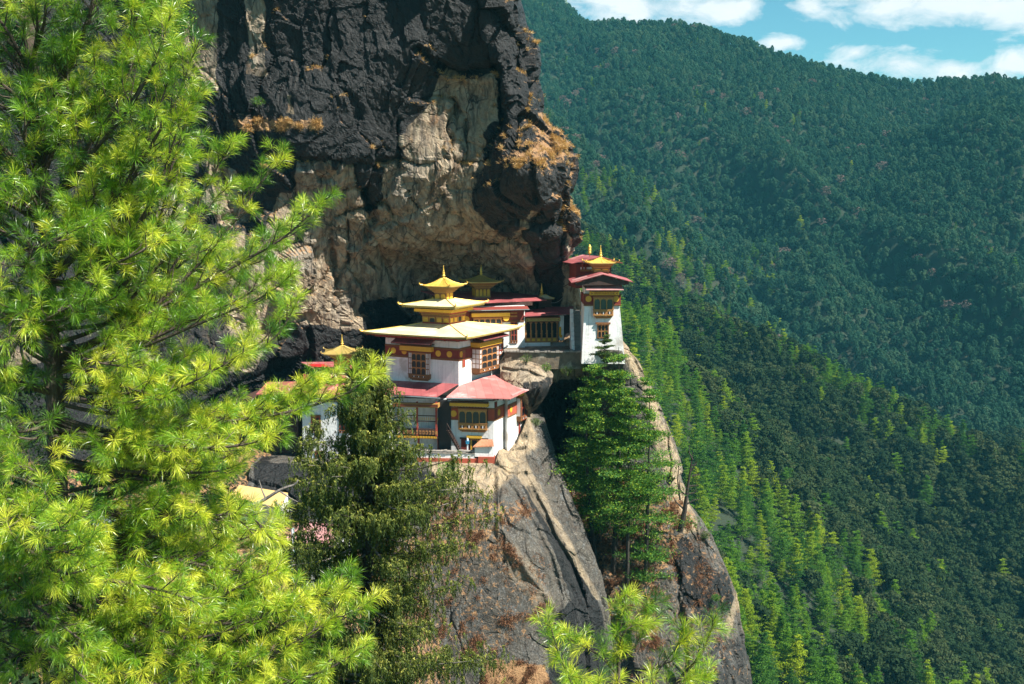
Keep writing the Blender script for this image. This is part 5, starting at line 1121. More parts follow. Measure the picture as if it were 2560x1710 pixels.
mb = MB(); mb.cm = 0; mb.box(bx0-.06, bx1+.06, by-.08, 5.3, Zw(762), Zw(738)); mb.cm = 1; frieze(mb, bx0-.08, bx1+.08, by-.08, Zw(765), Zw(761.5)); frieze(mb, bx0-.08, bx1+.08, by-.08, Zw(738), Zw(734)); B.put(mb, 'band', [M['maroon'], M['wood']])
FB = Fr(0, 0, 1, 0, xyz=FW.w(0, by-.05)); xb = lambda px, py: FB.fx(px, py)[0]
disc(B, FB, xb(1471.5, 748), Zw(748)+.02, .32, .08); disc(B, FB, xb(1540, 748), Zw(748)+.02, .32, .08)
rabsel(B, FB, xb(1483, 760), xb(1533, 760), Zw(790), Zw(742), .38, 3, 1, .36, 'wood2', 'woodgold', 'greenpane')
beam(B, FB, xb(1473, 730), xb(1547, 730), Zw(737.5), Zw(728.5), .55, 'ochre', script=True)
FB2 = Fr(0, 0, 1, 0, xyz=FW.w(0, .12)); rabsel(B, FB2, FB2.fx(1493, 830)[0], FB2.fx(1522, 830)[0], Zw(847), Zw(808), .10, 3, 2, .1, 'wood', 'wood2', 'void', corbel=False)
mb = MB(); mb.box(FB2.fx(1489, 810)[0], FB2.fx(1526, 810)[0], -.2, .05, Zw(810), Zw(806)); dentils(mb, FB2.fx(1493, 810)[0], FB2.fx(1523, 810)[0], -.2, Zw(813), Zw(810), .15, .06); B.put(mb, 'lintel', M['wood'], FB2)
mb = MB(); mb.slab([(xb(1463, 721), -1.35, Zw(722)), (xb(1556, 721), -1.35, Zw(722)), (xb(1553, 712), .1, Zw(711)), (xb(1466, 712), .1, Zw(711))], .07); B.put(mb, 'canopy', M['faderoof'], FB)
mb = MB(); mb.box(tl+.1, wid-tr_-.1, tl+.1, 5, zt, Zw(706)); B.put(mb, 'attic', M['dwood'])
def rw(px, py, Y): return FW.loc(atv(px, py, Y))
rfY = 116.6
A_, R_, E_ = rw(1428.5, 706.5, rfY), rw(1508, 685, rfY), rw(1582.5, 704.5, rfY); bk = Vector((0, 6.5, 0))
mb = MB(); mb.cm = 0; mb.slab([A_, R_, R_+bk, A_+bk], .07); mb.slab([R_, E_, E_+bk, R_+bk], .07); mb.cm = 1
dz = Vector((0, 0, .075))
mb.add([A_+Vector((.3, .25, -.1)), R_+Vector((0, .25, -.1)), E_+Vector((-.3, .25, -.1)), E_+Vector((-.5, .25, -.32)), A_+Vector((.5, .25, -.32))], [(0, 1, 2, 3, 4)])
for t in (.15, .4, .65, .9): q = A_.lerp(R_, t); mb.box(q.x-.06, q.x+.06, q.y+.05, q.y+6, q.z-.24, q.z-.1); q = E_.lerp(R_, t); mb.box(q.x-.06, q.x+.06, q.y+.05, q.y+6, q.z-.24, q.z-.1)
B.put(mb, 'roof', [M['redroof'], M['dwood']])
mb = MB(); mb.slab([A_+Vector((.05, .0, .012)), A_.lerp(R_, .97)+Vector((0, 0, .012)), A_.lerp(R_, .97)+Vector((0, .75, .012)), A_+Vector((.05, .75, .012))], .012); mb.slab([A_+Vector((.05, 2.0, .012)), A_.lerp(R_, .55)+Vector((0, 2.0, .012)), A_.lerp(R_, .55)+Vector((0, 4, .012)), A_+Vector((.05, 4, .012))], .012); B.put(mb, 'roof_patch', M['faderoof'])

# --- upper shrine behind the tower
FU = Fr(1452, 700, 124, 8); B = Bd('upper_shrine', FU, 'small maroon and white shrine with a red gable roof and gilded lantern behind the tower', 'temple')
Zu = lambda py: FU.fx(1490, py)[1]; Xu = lambda px, py=670: FU.fx(px, py)[0]
mb = MB(); mb.box(Xu(1440), Xu(1528), 0, 5, Zu(720), Zu(660)); B.put(mb, 'wall', M['maroon'])
mb = MB(); mb.box(Xu(1451), Xu(1485), -.05, .02, Zu(673), Zu(667.5)); mb.box(Xu(1514), Xu(1524), -.05, .02, Zu(677), Zu(672)); B.put(mb, 'white_panel', M['white'])
mb = MB(); frieze(mb, Xu(1451), Xu(1485), -.05, Zu(678), Zu(673.5)); B.put(mb, 'frieze', M['wood2'])
mb = MB()
for px in (1455, 1463, 1522): mb = MB(); mb.box(Xu(px)-.06, Xu(px)+.06, -.4, -.1, Zu(673), Zu(655)); B.put(mb, 'post', M['redwood'])
ru = lambda px, py, Y: FU.loc(atv(px, py, Y))
mb = MB(); A_, R_, E_ = ru(1429, 658, 123), ru(1503, 641, 123), ru(1557, 657, 123); A2, R2 = ru(1399, 653, 128), ru(1456, 636.5, 128); E2 = E_+(R2-R_)
mb.slab([A_, R_, R2, A2], .07); mb.slab([R_, E_, E2, R2], .07); B.put(mb, 'roof', M['redroof'])
FU2 = Fr(1501, 690, 121.6, 4); z_ = lambda py: FU2.fx(1501, py)[1]
mb = MB(); sqbox(mb, 0, 0, .8, .8, z_(692), z_(676)); B.put(mb, 'lantern_base', M['wood'], FU2)
lantern(B, FU2, 0, 0, .8, z_(678), z_(668), z_(656), z_(644), 1.5, z_(613), 'gold', 4, 'wood2', 2)
FV = Fr(1474, 637, 124, 0); B = Bd('victory_banner', FV, 'slim gilded cylinder banner on the ridge of the upper shrine roof', 'roof ornament')
mb = MB(); mb.lathe([(.03, -.2), (.03, .1), (.16, .12), (.17, .35), (.14, .37), (.17, .40), (.17, .65), (.14, .67), (.17, .70), (.17, .92), (.08, .98), (.09, 1.05), (.02, 1.15)], 0, 0, 12); B.put(mb, 'cylinder', M['gold'], smooth=True)

# --- left shrine with its own lantern, long roofs behind the pine
FK = Fr(836, 950, 116, 10); B = Bd('left_shrine', FK, 'dark red roofed shrine with a weathered gilded lantern left of the gilded temple', 'temple')
rk = lambda px, py, Y: FK.loc(atv(px, py, Y))
mb = MB(); mb.slab([rk(836, 949, 116), rk(930, 944, 117.5), rk(940, 903, 125), rk(752, 905, 124.5)], .08); r_ = B.put(mb, 'roof', M['redroof'])
a, b, c, d = [rk(*t) for t in ((836, 949, 116), (930, 944, 117.5), (940, 903, 125), (752, 905, 124.5))]; pt = lambda u, v: (a*(1-u)+b*u)*(1-v)+(d*(1-u)+c*u)*v+Vector((0, 0, .02))
mb = MB(); mb.slab([pt(.05, .55), pt(.30, .5), pt(.26, .85), pt(.04, .88)], .014); mb.build('roof_patch', M['brightred'], r_)
mb = MB(); mb.box(-3.2, 3.6, 1.2, 7, -3.5, -.3); B.put(mb, 'wall', M['maroon'])
FK2 = Fr(856, 912, 119.5, 6); zk = lambda py: FK2.fx(856, py)[1]
lantern(B, FK2, 0, 0, .82, zk(914), zk(893), zk(880), zk(864), 1.85, zk(836), 'golddull', 6, 'wood', 4)
FH = Fr(760, 1120, 113, -8); B = Bd('long_house', FH, 'tall white house with long red roof half hidden behind the pine and the weeping conifer', 'building')
rh = lambda px, py, Y: FH.loc(atv(px, py, Y))
x_r = FH.loc(atv(985, 1100, 113)).x
mb = MB(); mb.box(FH.loc(atv(757, 1100, 113)).x, x_r, 0, 6, -9.5, FH.fx(800, 1006)[1]); B.put(mb, 'wall', M['white'])
mb = MB(); mb.slab([rh(640, 985, 112), rh(830, 984, 111.6), rh(985, 990, 111.8), rh(970, 952, 118), rh(854, 950, 119), rh(760, 953, 119.5), rh(668, 955, 119.5)], .08); B.put(mb, 'roof', M['redroof'])
for (px, py) in ((790, 1060), (860, 1060), (930, 1060), (800, 1150), (870, 1160)):
    x, z = FH.fx(px, py); rabsel(B, FH, x-.5, x+.5, z-.9, z+.9, .08, 2, 1, .15, 'wood', 'redwood', 'void', corbel=False)
mb = MB(); mb.box(FH.loc(atv(600, 1050, 116)).x, FH.loc(atv(756, 1050, 116)).x, 1.5, 7, -6, FH.fx(700, 1006)[1]); B.put(mb, 'dark_wing', M['dwood'])
FY = Fr(585, 1250, 100, 4); B = Bd('yellow_roof_hut', FY, 'low hut with a straw-yellow metal roof seen between the pine boughs', 'hut')
ry = lambda px, py, Y: FY.loc(atv(px, py, Y))
mb = MB(); mb.slab([ry(575, 1240, 98.5), ry(700, 1270, 97), ry(720, 1232, 102), ry(598, 1212, 102.5)], .08); B.put(mb, 'roof', M['yellowroof'])
mb = MB(); mb.box(.4, 4.3, 1.0, 4, -2.5, -.6); B.put(mb, 'wall', M['white'])
FY = Fr(725, 1400, 92, 30); B = Bd('white_cottage', FY, 'rust-stained white cottage with a pale gabled tin roof behind the weeping conifer', 'cottage')
ry = lambda px, py, Y: FY.loc(atv(px, py, Y)); v = ry(810, 1380, 90.5)
FY2 = Fr(728, 1425, 92, -22)
mb = MB(); X1 = FY2.fx(818, 1400)[0]; mb.box(0, X1, 0, 4.5, -1.5, FY2.fx(760, 1350)[1]); B.put(mb, 'wall', M['white'], FY2)
zc_ = FY2.fx(760, 1350)[1]
mb = MB(); mb.slab([(-.3, -.5, zc_-.05), (X1+.6, -.5, zc_-.05), (X1+.6, 2.2, zc_+.9), (-.3, 2.2, zc_+.9)], .06); mb.slab([(-.3, 2.2, zc_+.9), (X1+.6, 2.2, zc_+.9), (X1+.6, 5, zc_-.05), (-.3, 5, zc_-.05)], .06); B.put(mb, 'roof', M['faderoof'], FY2)
for px in (788, 808): x = FY2.fx(px, 1380)[0]; mb = MB(); mb.cm = 0; mb.box(x-.16, x+.16, -.04, .02, FY2.fx(px, 1392)[1], FY2.fx(px, 1364)[1]); B.put(mb, 'window', M['maroon'], FY2)
FY = Fr(190, 1345, 80, 0); B = Bd('grey_hut', FY, 'pale grey-blue wall of a hut glimpsed through the pine at the left', 'hut')
mb = MB(); mb.box(0, 2.2, 0, 2, -1.2, .35); B.put(mb, 'wall', M['cloth']); mb = MB(); mb.slab([(-.3, -.4, .4), (2.5, -.4, .4), (2.5, 2.4, 1.1), (-.3, 2.4, 1.1)], .08); B.put(mb, 'roof', M['gutter'])
# prayer flag on its pole, hanging cable
FF = Fr(735, 1500, 60, 0); B = Bd('prayer_flag', FF, 'tall narrow white prayer flag with a teal edge beside the cottage', 'flag')
rf = lambda px, py, Y=60: FF.loc(atv(px, py, Y)); mb = MB(); mb.tube([rf(737, 1520), rf(733, 1400), rf(727, 1300)], [.03, .025, .02], 6); B.put(mb, 'pole', M['barkgrey'])
mb = MB(); cs = [(729, 1320), (731, 1350), (730, 1370), (735, 1400), (739, 1425), (743, 1450)]
for (p, q) in zip(cs[:-1], cs[1:]):
    a, b = rf(*p), rf(*q); mb.add([a+Vector((-.05, 0, 0)), a+Vector((.09, 0.03, 0)), b+Vector((.09, .03, 0)), b+Vector((-.05, 0, 0)), a+Vector((-.05, .015, 0)), a+Vector((.09, .045, 0)), b+Vector((.09, .045, 0)), b+Vector((-.05, .015, 0))], [(0, 1, 2, 3), (7, 6, 5, 4), (0, 4, 5, 1), (3, 2, 6, 7), (0, 3, 7, 4), (1, 5, 6, 2)])
B.put(mb, 'flag_cloth', M['cloth'])
mb = MB()
for (p, q) in zip(cs[:-2], cs[1:-1]):
    a, b = rf(*p), rf(*q); mb.add([a+Vector((.095, .03, 0)), a+Vector((.13, .05, 0)), b+Vector((.13, .05, 0)), b+Vector((.095, .03, 0))], [(0, 1, 2, 3)])
B.put(mb, 'flag_edge', M['teal'])
a, b = atv(1378, 757, 126), atv(1425, 715, 124); mb = MB(); mb.tube([a+(b-a)*t-Vector((0, 0, 1.0*math.sin(math.pi*t)*.6)) for t in [i/10 for i in range(11)]], .025, 4)
tag(mb.build('hanging_cable', M['gutter']), 'thin slack cable hanging across the dark gap beside the tower', 'cable')
# ------------------------------------------------------------ long-needled foreground pines
def tufts(Pc, Dc, rg, n_need=46, ln=0.136, wdt=0.0031, tintc=None):
    """brush of long needles at each twig end"""
    m = len(Pc); Dn = np.repeat(unit(Dc), n_need, 0); C0 = np.repeat(Pc, n_need, 0); N = m*n_need
    R = unit(rg.normal(size=(N, 3))); th = rg.uniform(0.05, 1.32, N)**1.0; Pr = unit(R-(R*Dn).sum(1, keepdims=True)*Dn)
    d = Dn*np.cos(th)[:, None]+Pr*np.sin(th)[:, None]; d[:, 2] -= 0.10; d = unit(d)
    l_ = ln*rg.uniform(.7, 1.15, N)*np.repeat(rg.uniform(.8, 1.15, m), n_need)
    C1 = C0-Dn*(rg.uniform(0, 0.07, N))[:, None]
    S = unit(np.cross(d, rg.normal(size=(N, 3))))*(wdt*0.5)
    mid_ = C1+d*l_[:, None]*.55; tip = C1+d*l_[:, None]+np.array([0, 0, -1.0])*(l_*0.12)[:, None]
    V = np.empty((N*4, 3)); V[0::4] = C1-S*.6; V[1::4] = mid_-S; V[2::4] = tip; V[3::4] = mid_+S
    t = np.repeat(tintc if tintc is not None else np.full(m, .5), n_need)+rg.normal(size=N)*.12
    return V, np.repeat(np.clip(t, 0, 1), 4)
def bez(pts, n):
    P_ = [Vector(p) for p in pts]; out = []
    for i in range(len(P_)-1):
        p0 = P_[max(0, i-1)]; p1 = P_[i]; p2 = P_[i+1]; p3 = P_[min(len(P_)-1, i+2)]
        for k in range(n):
            t = k/n; out.append(0.5*((2*p1)+(p2-p0)*t+(2*p0-5*p1+4*p2-p3)*t*t+(3*p1-p0-3*p2+p3)*t**3))
    out.append(P_[-1]); return out
def pine_limb(tree, pts, seed, spread=0.55, dens=1.0, r0=0.03, sub=3, bare=0.18, tip=True, up=0.25, tb=0.0, need=68, both=True, shrink=0.65):
    rg = np.random.default_rng(seed); pl = bez([atv(*p) for p in pts], 6); Ln = sum((pl[i+1]-pl[i]).length for i in range(len(pl)-1))
    mb = MB(); n = len(pl); mb.tube(pl, [r0*(1-0.85*i/(n-1)) for i in range(n)], 6)
    cs, ds, ts = [], [], []
    acc = 0; step = 0.085/dens; side = 1; s_next = Ln*bare
    cum = [0]
    for i in range(n-1): cum.append(cum[-1]+(pl[i+1]-pl[i]).length)
    def pos(s):
        for i in range(n-1):
            if cum[i+1] >= s: t = (s-cum[i])/(cum[i+1]-cum[i]+1e-9); return pl[i].lerp(pl[i+1], t), (pl[i+1]-pl[i]).normalized()
        return pl[-1], (pl[-1]-pl[-2]).normalized()
    s = s_next
    while s < Ln:
        p, d = pos(s); f = s/Ln; side = -side
        a = rg.normal(size=3); a = Vector(a)-d*Vector(a).dot(d); a.normalize()
        lat = d.cross(Vector((0, 0, 1))).normalized()*side
        v = (d*0.75+lat*rg.uniform(.3, 1.0)+a*0.55+Vector((0, 0, up))).normalized()
        tl = spread*(1-f*shrink)*rg.uniform(.4, 1.15)*(0.6+0.4*min(1, f*4)); q = p+v*tl*0.55; v2 = (v+d*.3+Vector((0, 0, .35))).normalized(); e = q+v2*tl*.45
        mb.tube([p, q, e], [r0*.28*(1-f*.5)+.003, .005, .003], 4)
        k = max(1, int(tl/0.12)) if sub else 1
        cs.append(e); ds.append(v2); base_t = rg.normal(.5, .24)+tb
        ts.append(base_t)
        for j in range(k):
            t = (j+.6)/(k+.4); c = p.lerp(q, t/.55) if t < .55 else q.lerp(e, (t-.55)/.45)
            w_ = (v+Vector(rg.normal(size=3))*.7+Vector((0, 0, .3))).normalized(); l2 = rg.uniform(.06, .2)
            if t > .25: mb.tube([c, c+w_*l2], [.004, .002], 3); cs.append(c+w_*l2); ds.append(w_); ts.append(base_t+rg.normal()*.1-.04)
        s += step*rg.uniform(.6, 1.4)
    if tip:
        p, d = pos(Ln*.999)
        for j in range(3): cs.append(p-d*.07*j); ds.append((d+Vector(rg.normal(size=3))*.25+Vector((0, 0, .2))).normalized()); ts.append(.6+tb)
    li = mb.build('limb', M['bark'], tree)
    V, t = tufts(np.array([tuple(c) for c in cs]), np.array([tuple(c) for c in ds]), rg, need, tintc=np.array(ts))
    mesh_np('needles', V, np.arange(len(V)).reshape(-1, 4), L['near'], li, attrs={'tint': t}); li['parts'] = len(cs); del li['parts']; return len(cs)
T = empty('pine_tree', (0, 0, 0), 0, 'large bright long-needled pine filling the left foreground', 'pine tree')
mb = MB(); tp = bez([atv(150, 2100, 11.0), atv(148, 1700, 11.0), atv(146, 1300, 11.1), atv(138, 1000, 11.2), atv(122, 760, 11.3), atv(112, 520, 11.4), atv(90, 250, 11.5), atv(60, -60, 11.6), atv(60, -350, 11.7)], 5)
n = len(tp); mb.tube(tp, [0.115*(1-.65*i/n) for i in range(n)], 10); mb.build('trunk', M['bark'], T)
LM = [  # limb control points (px, py, depth)
 ([(95, 560, 11.4), (200, 420, 11.1), (330, 260, 10.8), (400, 120, 10.6), (430, 20, 10.6)], .6, 1.0),
 ([(110, 700, 11.3), (260, 560, 11.0), (380, 360, 10.7), (450, 230, 10.6), (490, 110, 10.6)], .6, 1.0),
 ([(115, 760, 11.3), (280, 640, 11.0), (400, 480, 10.8), (460, 320, 10.7), (485, 235, 10.7)], .55, 1.0),
 ([(120, 820, 11.3), (300, 720, 11.2), (420, 560, 11.1), (465, 420, 11.0), (488, 360, 11)], .5, 1.0),
 ([(90, 300, 11.5), (180, 160, 11.2), (230, 20, 11.0), (250, -80, 11)], .6, .9),
 ([(100, 380, 11.5), (250, 230, 11.3), (330, 80, 11.1), (370, -60, 11)], .6, .95),
 ([(80, 200, 11.5), (20, 80, 11.2), (-60, -20, 11.0)], .6, .9),
 ([(100, 500, 11.4), (20, 380, 11.0), (-80, 300, 10.8)], .6, 1.0),
 ([(105, 640, 11.3), (10, 560, 10.9), (-90, 520, 10.6)], .6, .9),
 ([(125, 880, 11.2), (300, 830, 11.4), (460, 700, 11.6), (580, 560, 11.6), (650, 460, 11.6), (715, 385, 11.6)], .55, 1.0),
 ([(128, 900, 11.2), (340, 800, 11.4), (560, 680, 11.5), (700, 600, 11.5), (770, 540, 11.5), (808, 500, 11.5)], .5, 1.0),
 ([(128, 930, 11.2), (320, 880, 11.1), (520, 800, 11.0), (660, 740, 10.9), (735, 680, 10.9)], .5, 1.05),
 ([(130, 950, 11.2), (340, 950, 11.3), (540, 920, 11.3), (680, 850, 11.3), (748, 745, 11.3)], .5, .95),
 ([(130, 990, 11.2), (300, 1010, 10.9), (470, 960, 10.7), (610, 880, 10.6)], .55, 1.0),
 ([(134, 1040, 11.1), (300, 1080, 11.1), (520, 1060, 11.2), (720, 1030, 11.3), (850, 990, 11.3), (900, 960, 11.3), (950, 930, 11.3)], .48, 1.25),
 ([(136, 1090, 11.1), (330, 1110, 10.8), (520, 1120, 10.7), (640, 1105, 10.7), (690, 1080, 10.6)], .55, 1.25),
 ([(138, 1150, 11.1), (330, 1180, 10.9), (520, 1180, 10.8), (600, 1160, 10.8)], .6, 1.0),
 ([(140, 1240, 11.1), (330, 1290, 10.9), (500, 1290, 10.8), (620, 1290, 10.8), (680, 1350, 10.8)], .6, 1.2),
 ([(142, 1320, 11.1), (350, 1380, 10.9), (550, 1420, 10.7), (700, 1440, 10.6)], .6, 1.2),
 ([(145, 1420, 11.0), (350, 1520, 10.6), (560, 1560, 10.4), (760, 1500, 10.3), (870, 1470, 10.2)], .55, 1.2),
 ([(145, 1500, 11.0), (380, 1620, 10.4), (600, 1660, 10.2), (800, 1580, 10.1), (930, 1500, 10.1)], .5, 1.1),
 ([(146, 1560, 11.0), (300, 1680, 10.3), (560, 1740, 10.0), (800, 1680, 9.9), (900, 1620, 9.9)], .55, 1.1),
 ([(140, 1250, 11.1), (60, 1330, 10.2), (150, 1380, 9.6), (230, 1350, 9.3)], .55, 1.3),
 ([(142, 1290, 11.1), (0, 1300, 10.4), (-90, 1280, 10.0)], .6, 1.2),
 ([(144, 1400, 11.1), (40, 1440, 10.5), (-60, 1480, 10.2)], .6, 1.0),
 ([(134, 1060, 11.1), (40, 1080, 10.7), (-80, 1060, 10.4)], .6, .8),
 ([(120, 800, 11.3), (30, 760, 10.9), (-80, 720, 10.6)], .6, 1.0),
 ([(125, 860, 11.3), (220, 900, 10.9), (330, 920, 10.5)], .55, .9),
 ([(115, 700, 11.3), (200, 700, 10.9), (330, 640, 10.5), (420, 600, 10.4)], .6, 1.1),
 ([(105, 600, 11.4), (220, 520, 11.0), (300, 400, 10.7)], .6, 1.0),
 ([(100, 450, 11.4), (160, 300, 11.2), (170, 120, 11.1)], .55, 1.0),
 ([(122, 800, 11.4), (330, 760, 11.9), (480, 640, 12.2), (560, 620, 12.3)], .6, .9),
 ([(150, 1600, 11.0), (60, 1560, 10.6), (-60, 1600, 10.2)], .6, .8),
 ([(145, 1450, 11.0), (260, 1450, 10.4), (420, 1480, 10.1), (520, 1520, 10.0)], .6, 1.0),
 ([(150, 1700, 11.0), (260, 1700, 10.4), (420, 1760, 10.1)], .6, .9),
 ([(142, 1350, 11.0), (300, 1400, 11.6), (450, 1380, 12.0), (600, 1350, 12.2), (700, 1300, 12.2)], .55, .9),
 ([(142, 1250, 11.0), (300, 1230, 11.5), (430, 1200, 11.8), (560, 1230, 12.0)], .55, .8),
]
tot = 0
LM += [([(130, 900, 11.1), (60, 840, 10.7), (150, 780, 10.4), (230, 740, 10.2)], .6, 1.0), ([(125, 820, 11.2), (60, 780, 10.6), (0, 840, 10.4), (-60, 880, 10.3)], .6, 1.1),
 ([(118, 700, 11.2), (60, 660, 10.7), (140, 600, 10.4), (220, 560, 10.3)], .6, 1.0), ([(110, 560, 11.3), (50, 500, 10.8), (-20, 460, 10.5)], .6, 1.1), ([(100, 430, 11.4), (60, 330, 10.9), (130, 260, 10.7)], .6, 1.0),
 ([(90, 300, 11.5), (30, 230, 11.0), (-40, 180, 10.8)], .6, 1.0), ([(80, 150, 11.5), (110, 60, 11.1), (120, -40, 10.9)], .6, 1.0), ([(70, 60, 11.6), (10, 0, 11.2), (-30, -60, 11)], .6, 1.0),
 ([(134, 980, 11.2), (60, 960, 10.8), (0, 940, 10.6), (-50, 930, 10.5)], .55, .8), ([(142, 1240, 11.0), (60, 1200, 10.6), (-20, 1180, 10.4)], .6, 1.0), ([(144, 1350, 11.0), (60, 1360, 10.4), (140, 1420, 10.1), (220, 1460, 10.0)], .6, 1.0),
 ([(145, 1500, 11.0), (80, 1500, 10.4), (150, 1560, 10.1), (230, 1620, 10.0)], .6, .9), ([(145, 1620, 11.0), (60, 1640, 10.5), (0, 1700, 10.3)], .6, .9)]
LM2 = []
rj = np.random.default_rng(99)
for i, (pts_, sp_, de_) in enumerate(LM):
    LM2.append((pts_, sp_, de_))
    for c in range(3 if i in (14, 15, 16, 17, 18, 19, 20, 21, 22, 23) else 2):
        sc_ = rj.uniform(.72, .95) if pts_[-1][0] > 400 else 1.0; o1, o2, o3 = rj.normal(0, 34), rj.normal(12, 40), rj.uniform(-.2, 1.1)*(1 if c else .6); q0 = pts_[0]; L2 = []
        for j, q in enumerate(pts_):
            f = j/(len(pts_)-1); L2.append((q0[0]+(q[0]-q0[0])*sc_+o1*f*(.3 if q[0] > 400 else 1), q[1]+o2*(.4+.6*f)+(1-sc_)*f*40, q[2]+o3*f))
        LM2.append((L2, sp_, de_*.92))
for i, (pts_, sp_, de_) in enumerate(LM2):
    lowright = pts_[-1][1] > 850
    tot += pine_limb(T, pts_, 500+i, sp_, de_*1.0, r0=.026, tb=(.16 if lowright else 0.05)+(-.14 if pts_[-1][0] < 300 else .04))  # left limbs get a darker tint that paints in crown shade
print('tufts', tot)
def sprig(label, limbs, name='pine_tree'):
    e = empty(name, (0, 0, 0), 0, label, 'pine tree')
    for i, (pts_, sp_, de_, r_) in enumerate(limbs): pine_limb(e, pts_, 900+int(pts_[0][0])+i, sp_*.9, de_*.8, r0=r_, bare=.12, tb=.12, need=70)
sprig('young pine top rising into the bottom edge of the picture, below the dark rock slab', [
 ([(1540, 1950, 9.6), (1540, 1800, 9.6), (1545, 1700, 9.6), (1548, 1600, 9.6), (1560, 1500, 9.6), (1566, 1486, 9.6)], .32, 1.1, .03),
 ([(1545, 1690, 9.6), (1500, 1640, 9.5), (1430, 1600, 9.4), (1405, 1570, 9.4)], .26, 1.1, .012),
 ([(1547, 1660, 9.6), (1600, 1600, 9.7), (1620, 1540, 9.7), (1625, 1510, 9.7)], .26, 1.1, .012),
 ([(1545, 1640, 9.6), (1560, 1580, 9.5), (1600, 1560, 9.5), (1640, 1555, 9.5)], .26, 1.0, .01),
 ([(1543, 1720, 9.6), (1480, 1720, 9.5), (1420, 1700, 9.4)], .3, 1.0, .012)])
sprig('thin curved pine twig with sparse needle tufts left of the young pine top', [
 ([(1480, 1900, 9.2), (1440, 1740, 9.2), (1400, 1640, 9.2), (1375, 1560, 9.2), (1372, 1530, 9.2)], .24, .95, .014),
 ([(1460, 1800, 9.2), (1490, 1720, 9.2), (1500, 1700, 9.2)], .18, .9, .006)])
sprig('slanting pine bough with needle tufts in front of the grey rock tower at the bottom', [
 ([(1560, 1900, 9.0), (1680, 1720, 9.0), (1750, 1640, 9.0), (1775, 1580, 9.0), (1788, 1550, 9.0)], .26, .95, .018),
 ([(1640, 1770, 9.0), (1640, 1690, 9.0), (1690, 1620, 9.0), (1715, 1560, 9.0)], .24, .95, .01),
 ([(1690, 1710, 9.0), (1740, 1700, 9.0), (1775, 1690, 9.0)], .2, .9, .008)])

# ------------------------------------------------------------ weeping conifer
def weeping(label, trunkpts, r0, prof, seed, nl, cat='conifer'):
    rg = np.random.default_rng(seed); e = empty('weeping_conifer', (0, 0, 0), 0, label, cat)
    tp = bez([atv(*p) for p in trunkpts], 6); n = len(tp); mb = MB(); mb.tube(tp, [r0*(1-.93*i/(n-1)) for i in range(n)], 8); mb.build('trunk', M['barkdark'], e)
    mb = MB(); P_, D_, T_ = [], [], []
    for i in range(nl):
        t = ((i+rg.random())/nl)**1.15; k = t*(n-1); j = min(int(k), n-2); p = tp[j].lerp(tp[j+1], k-j); px, py = proj(*p)
        L_ = np.interp(py, [q[0] for q in prof], [q[1] for q in prof])*p.y/FPX; a = rg.uniform(0, 6.283); Ra = L_*rg.uniform(.3, 1.1)
        asym = 1+0.12*math.cos(a)*(1 if py > 1150 else 0); d = Vector((math.cos(a)*asym, math.sin(a), 0)); tipv = p+d*Ra+Vector((0, 0, Ra*rg.uniform(-.05, .30)))
        mid_ = p.lerp(tipv, .5)+Vector((0, 0, -Ra*.06)); mb.cm = 1 if rg.random() < .35 else 0; mb.tube([p, mid_, tipv], [.05*(1-t)+.02, .03*(1-t)+.01, .007], 4)
        ns = int(8.2*Ra)+4
        for s_ in range(ns):
            f = 0.22+0.8*(s_+rg.random())/ns; c = (p.lerp(mid_, f*2) if f < .5 else mid_.lerp(tipv, f*2-1)); c = c+Vector((rg.normal(size=3)*np.array([.17, .17, .08])*(0.3+Ra*.25)).tolist())
            ln = rg.uniform(.22, .62)*(0.7+.3*t*0+.3); m_ = int(ln/.024)
            for b_ in range(2):
                o = rg.normal(size=3)*.07; w_ = rg.normal(size=2)*.10
                zz = np.linspace(0, 1, m_); q = np.stack([c.x+o[0]+w_[0]*zz+rg.normal(size=m_)*.022, c.y+o[1]+w_[1]*zz+rg.normal(size=m_)*.022, c.z+.10-zz*zz*ln*.75-zz*ln*.25], 1)
                P_.append(q); D_.append(unit(np.stack([rg.normal(size=m_)*.5, rg.normal(size=m_)*.5, -np.ones(m_)*(0.3+zz)], 1))); T_.append(np.clip(.62-.4*zz+rg.normal()*.13+rg.normal(size=m_)*.1, 0, 1))
    mb.build('limb', [M['barkdark'], M['barkgrey']], e)
    P_ = np.concatenate(P_); D_ = np.concatenate(D_); T_ = np.concatenate(T_); m_ = len(P_)
    V = tri_leaves(P_, D_, rg.uniform(.08, .15, m_), rg.uniform(.028, .05, m_), rg); tri_obj('foliage', V, np.repeat(T_, 3), L['weep'], e); print('weep', m_)
weeping('tall dark drooping conifer in front of the lower temple, between the two bright pines', [(908, 1880, 40), (915, 1700, 40), (918, 1400, 40), (925, 1200, 40), (918, 1050, 40), (905, 960, 40), (912, 880, 40)], .26,
        [(870, 12), (920, 36), (960, 62), (1000, 88), (1050, 108), (1100, 130), (1150, 180), (1200, 235), (1300, 280), (1400, 290), (1500, 300), (1700, 330), (2100, 350)], 61, 460)
weeping('smaller leaning weeping conifer crown to the left of the taller one', [(705, 1850, 46), (720, 1700, 46), (740, 1400, 46), (770, 1200, 46), (790, 1060, 46)], .16,
        [(1050, 12), (1100, 40), (1200, 80), (1350, 85), (1500, 120), (2000, 150)], 62, 70)
e = empty('dead_branch', (0, 0, 0), 0, 'bare pale grey branch arching out between the big pine and the weeping conifer', 'branch')
mb = MB(); mb.tube(bez([atv(560, 1300, 20), atv(610, 1268, 20), atv(650, 1255, 20), atv(700, 1225, 20), atv(735, 1212, 20), atv(745, 1200, 20)], 4), [.05-.0018*i for i in range(21)], 6)
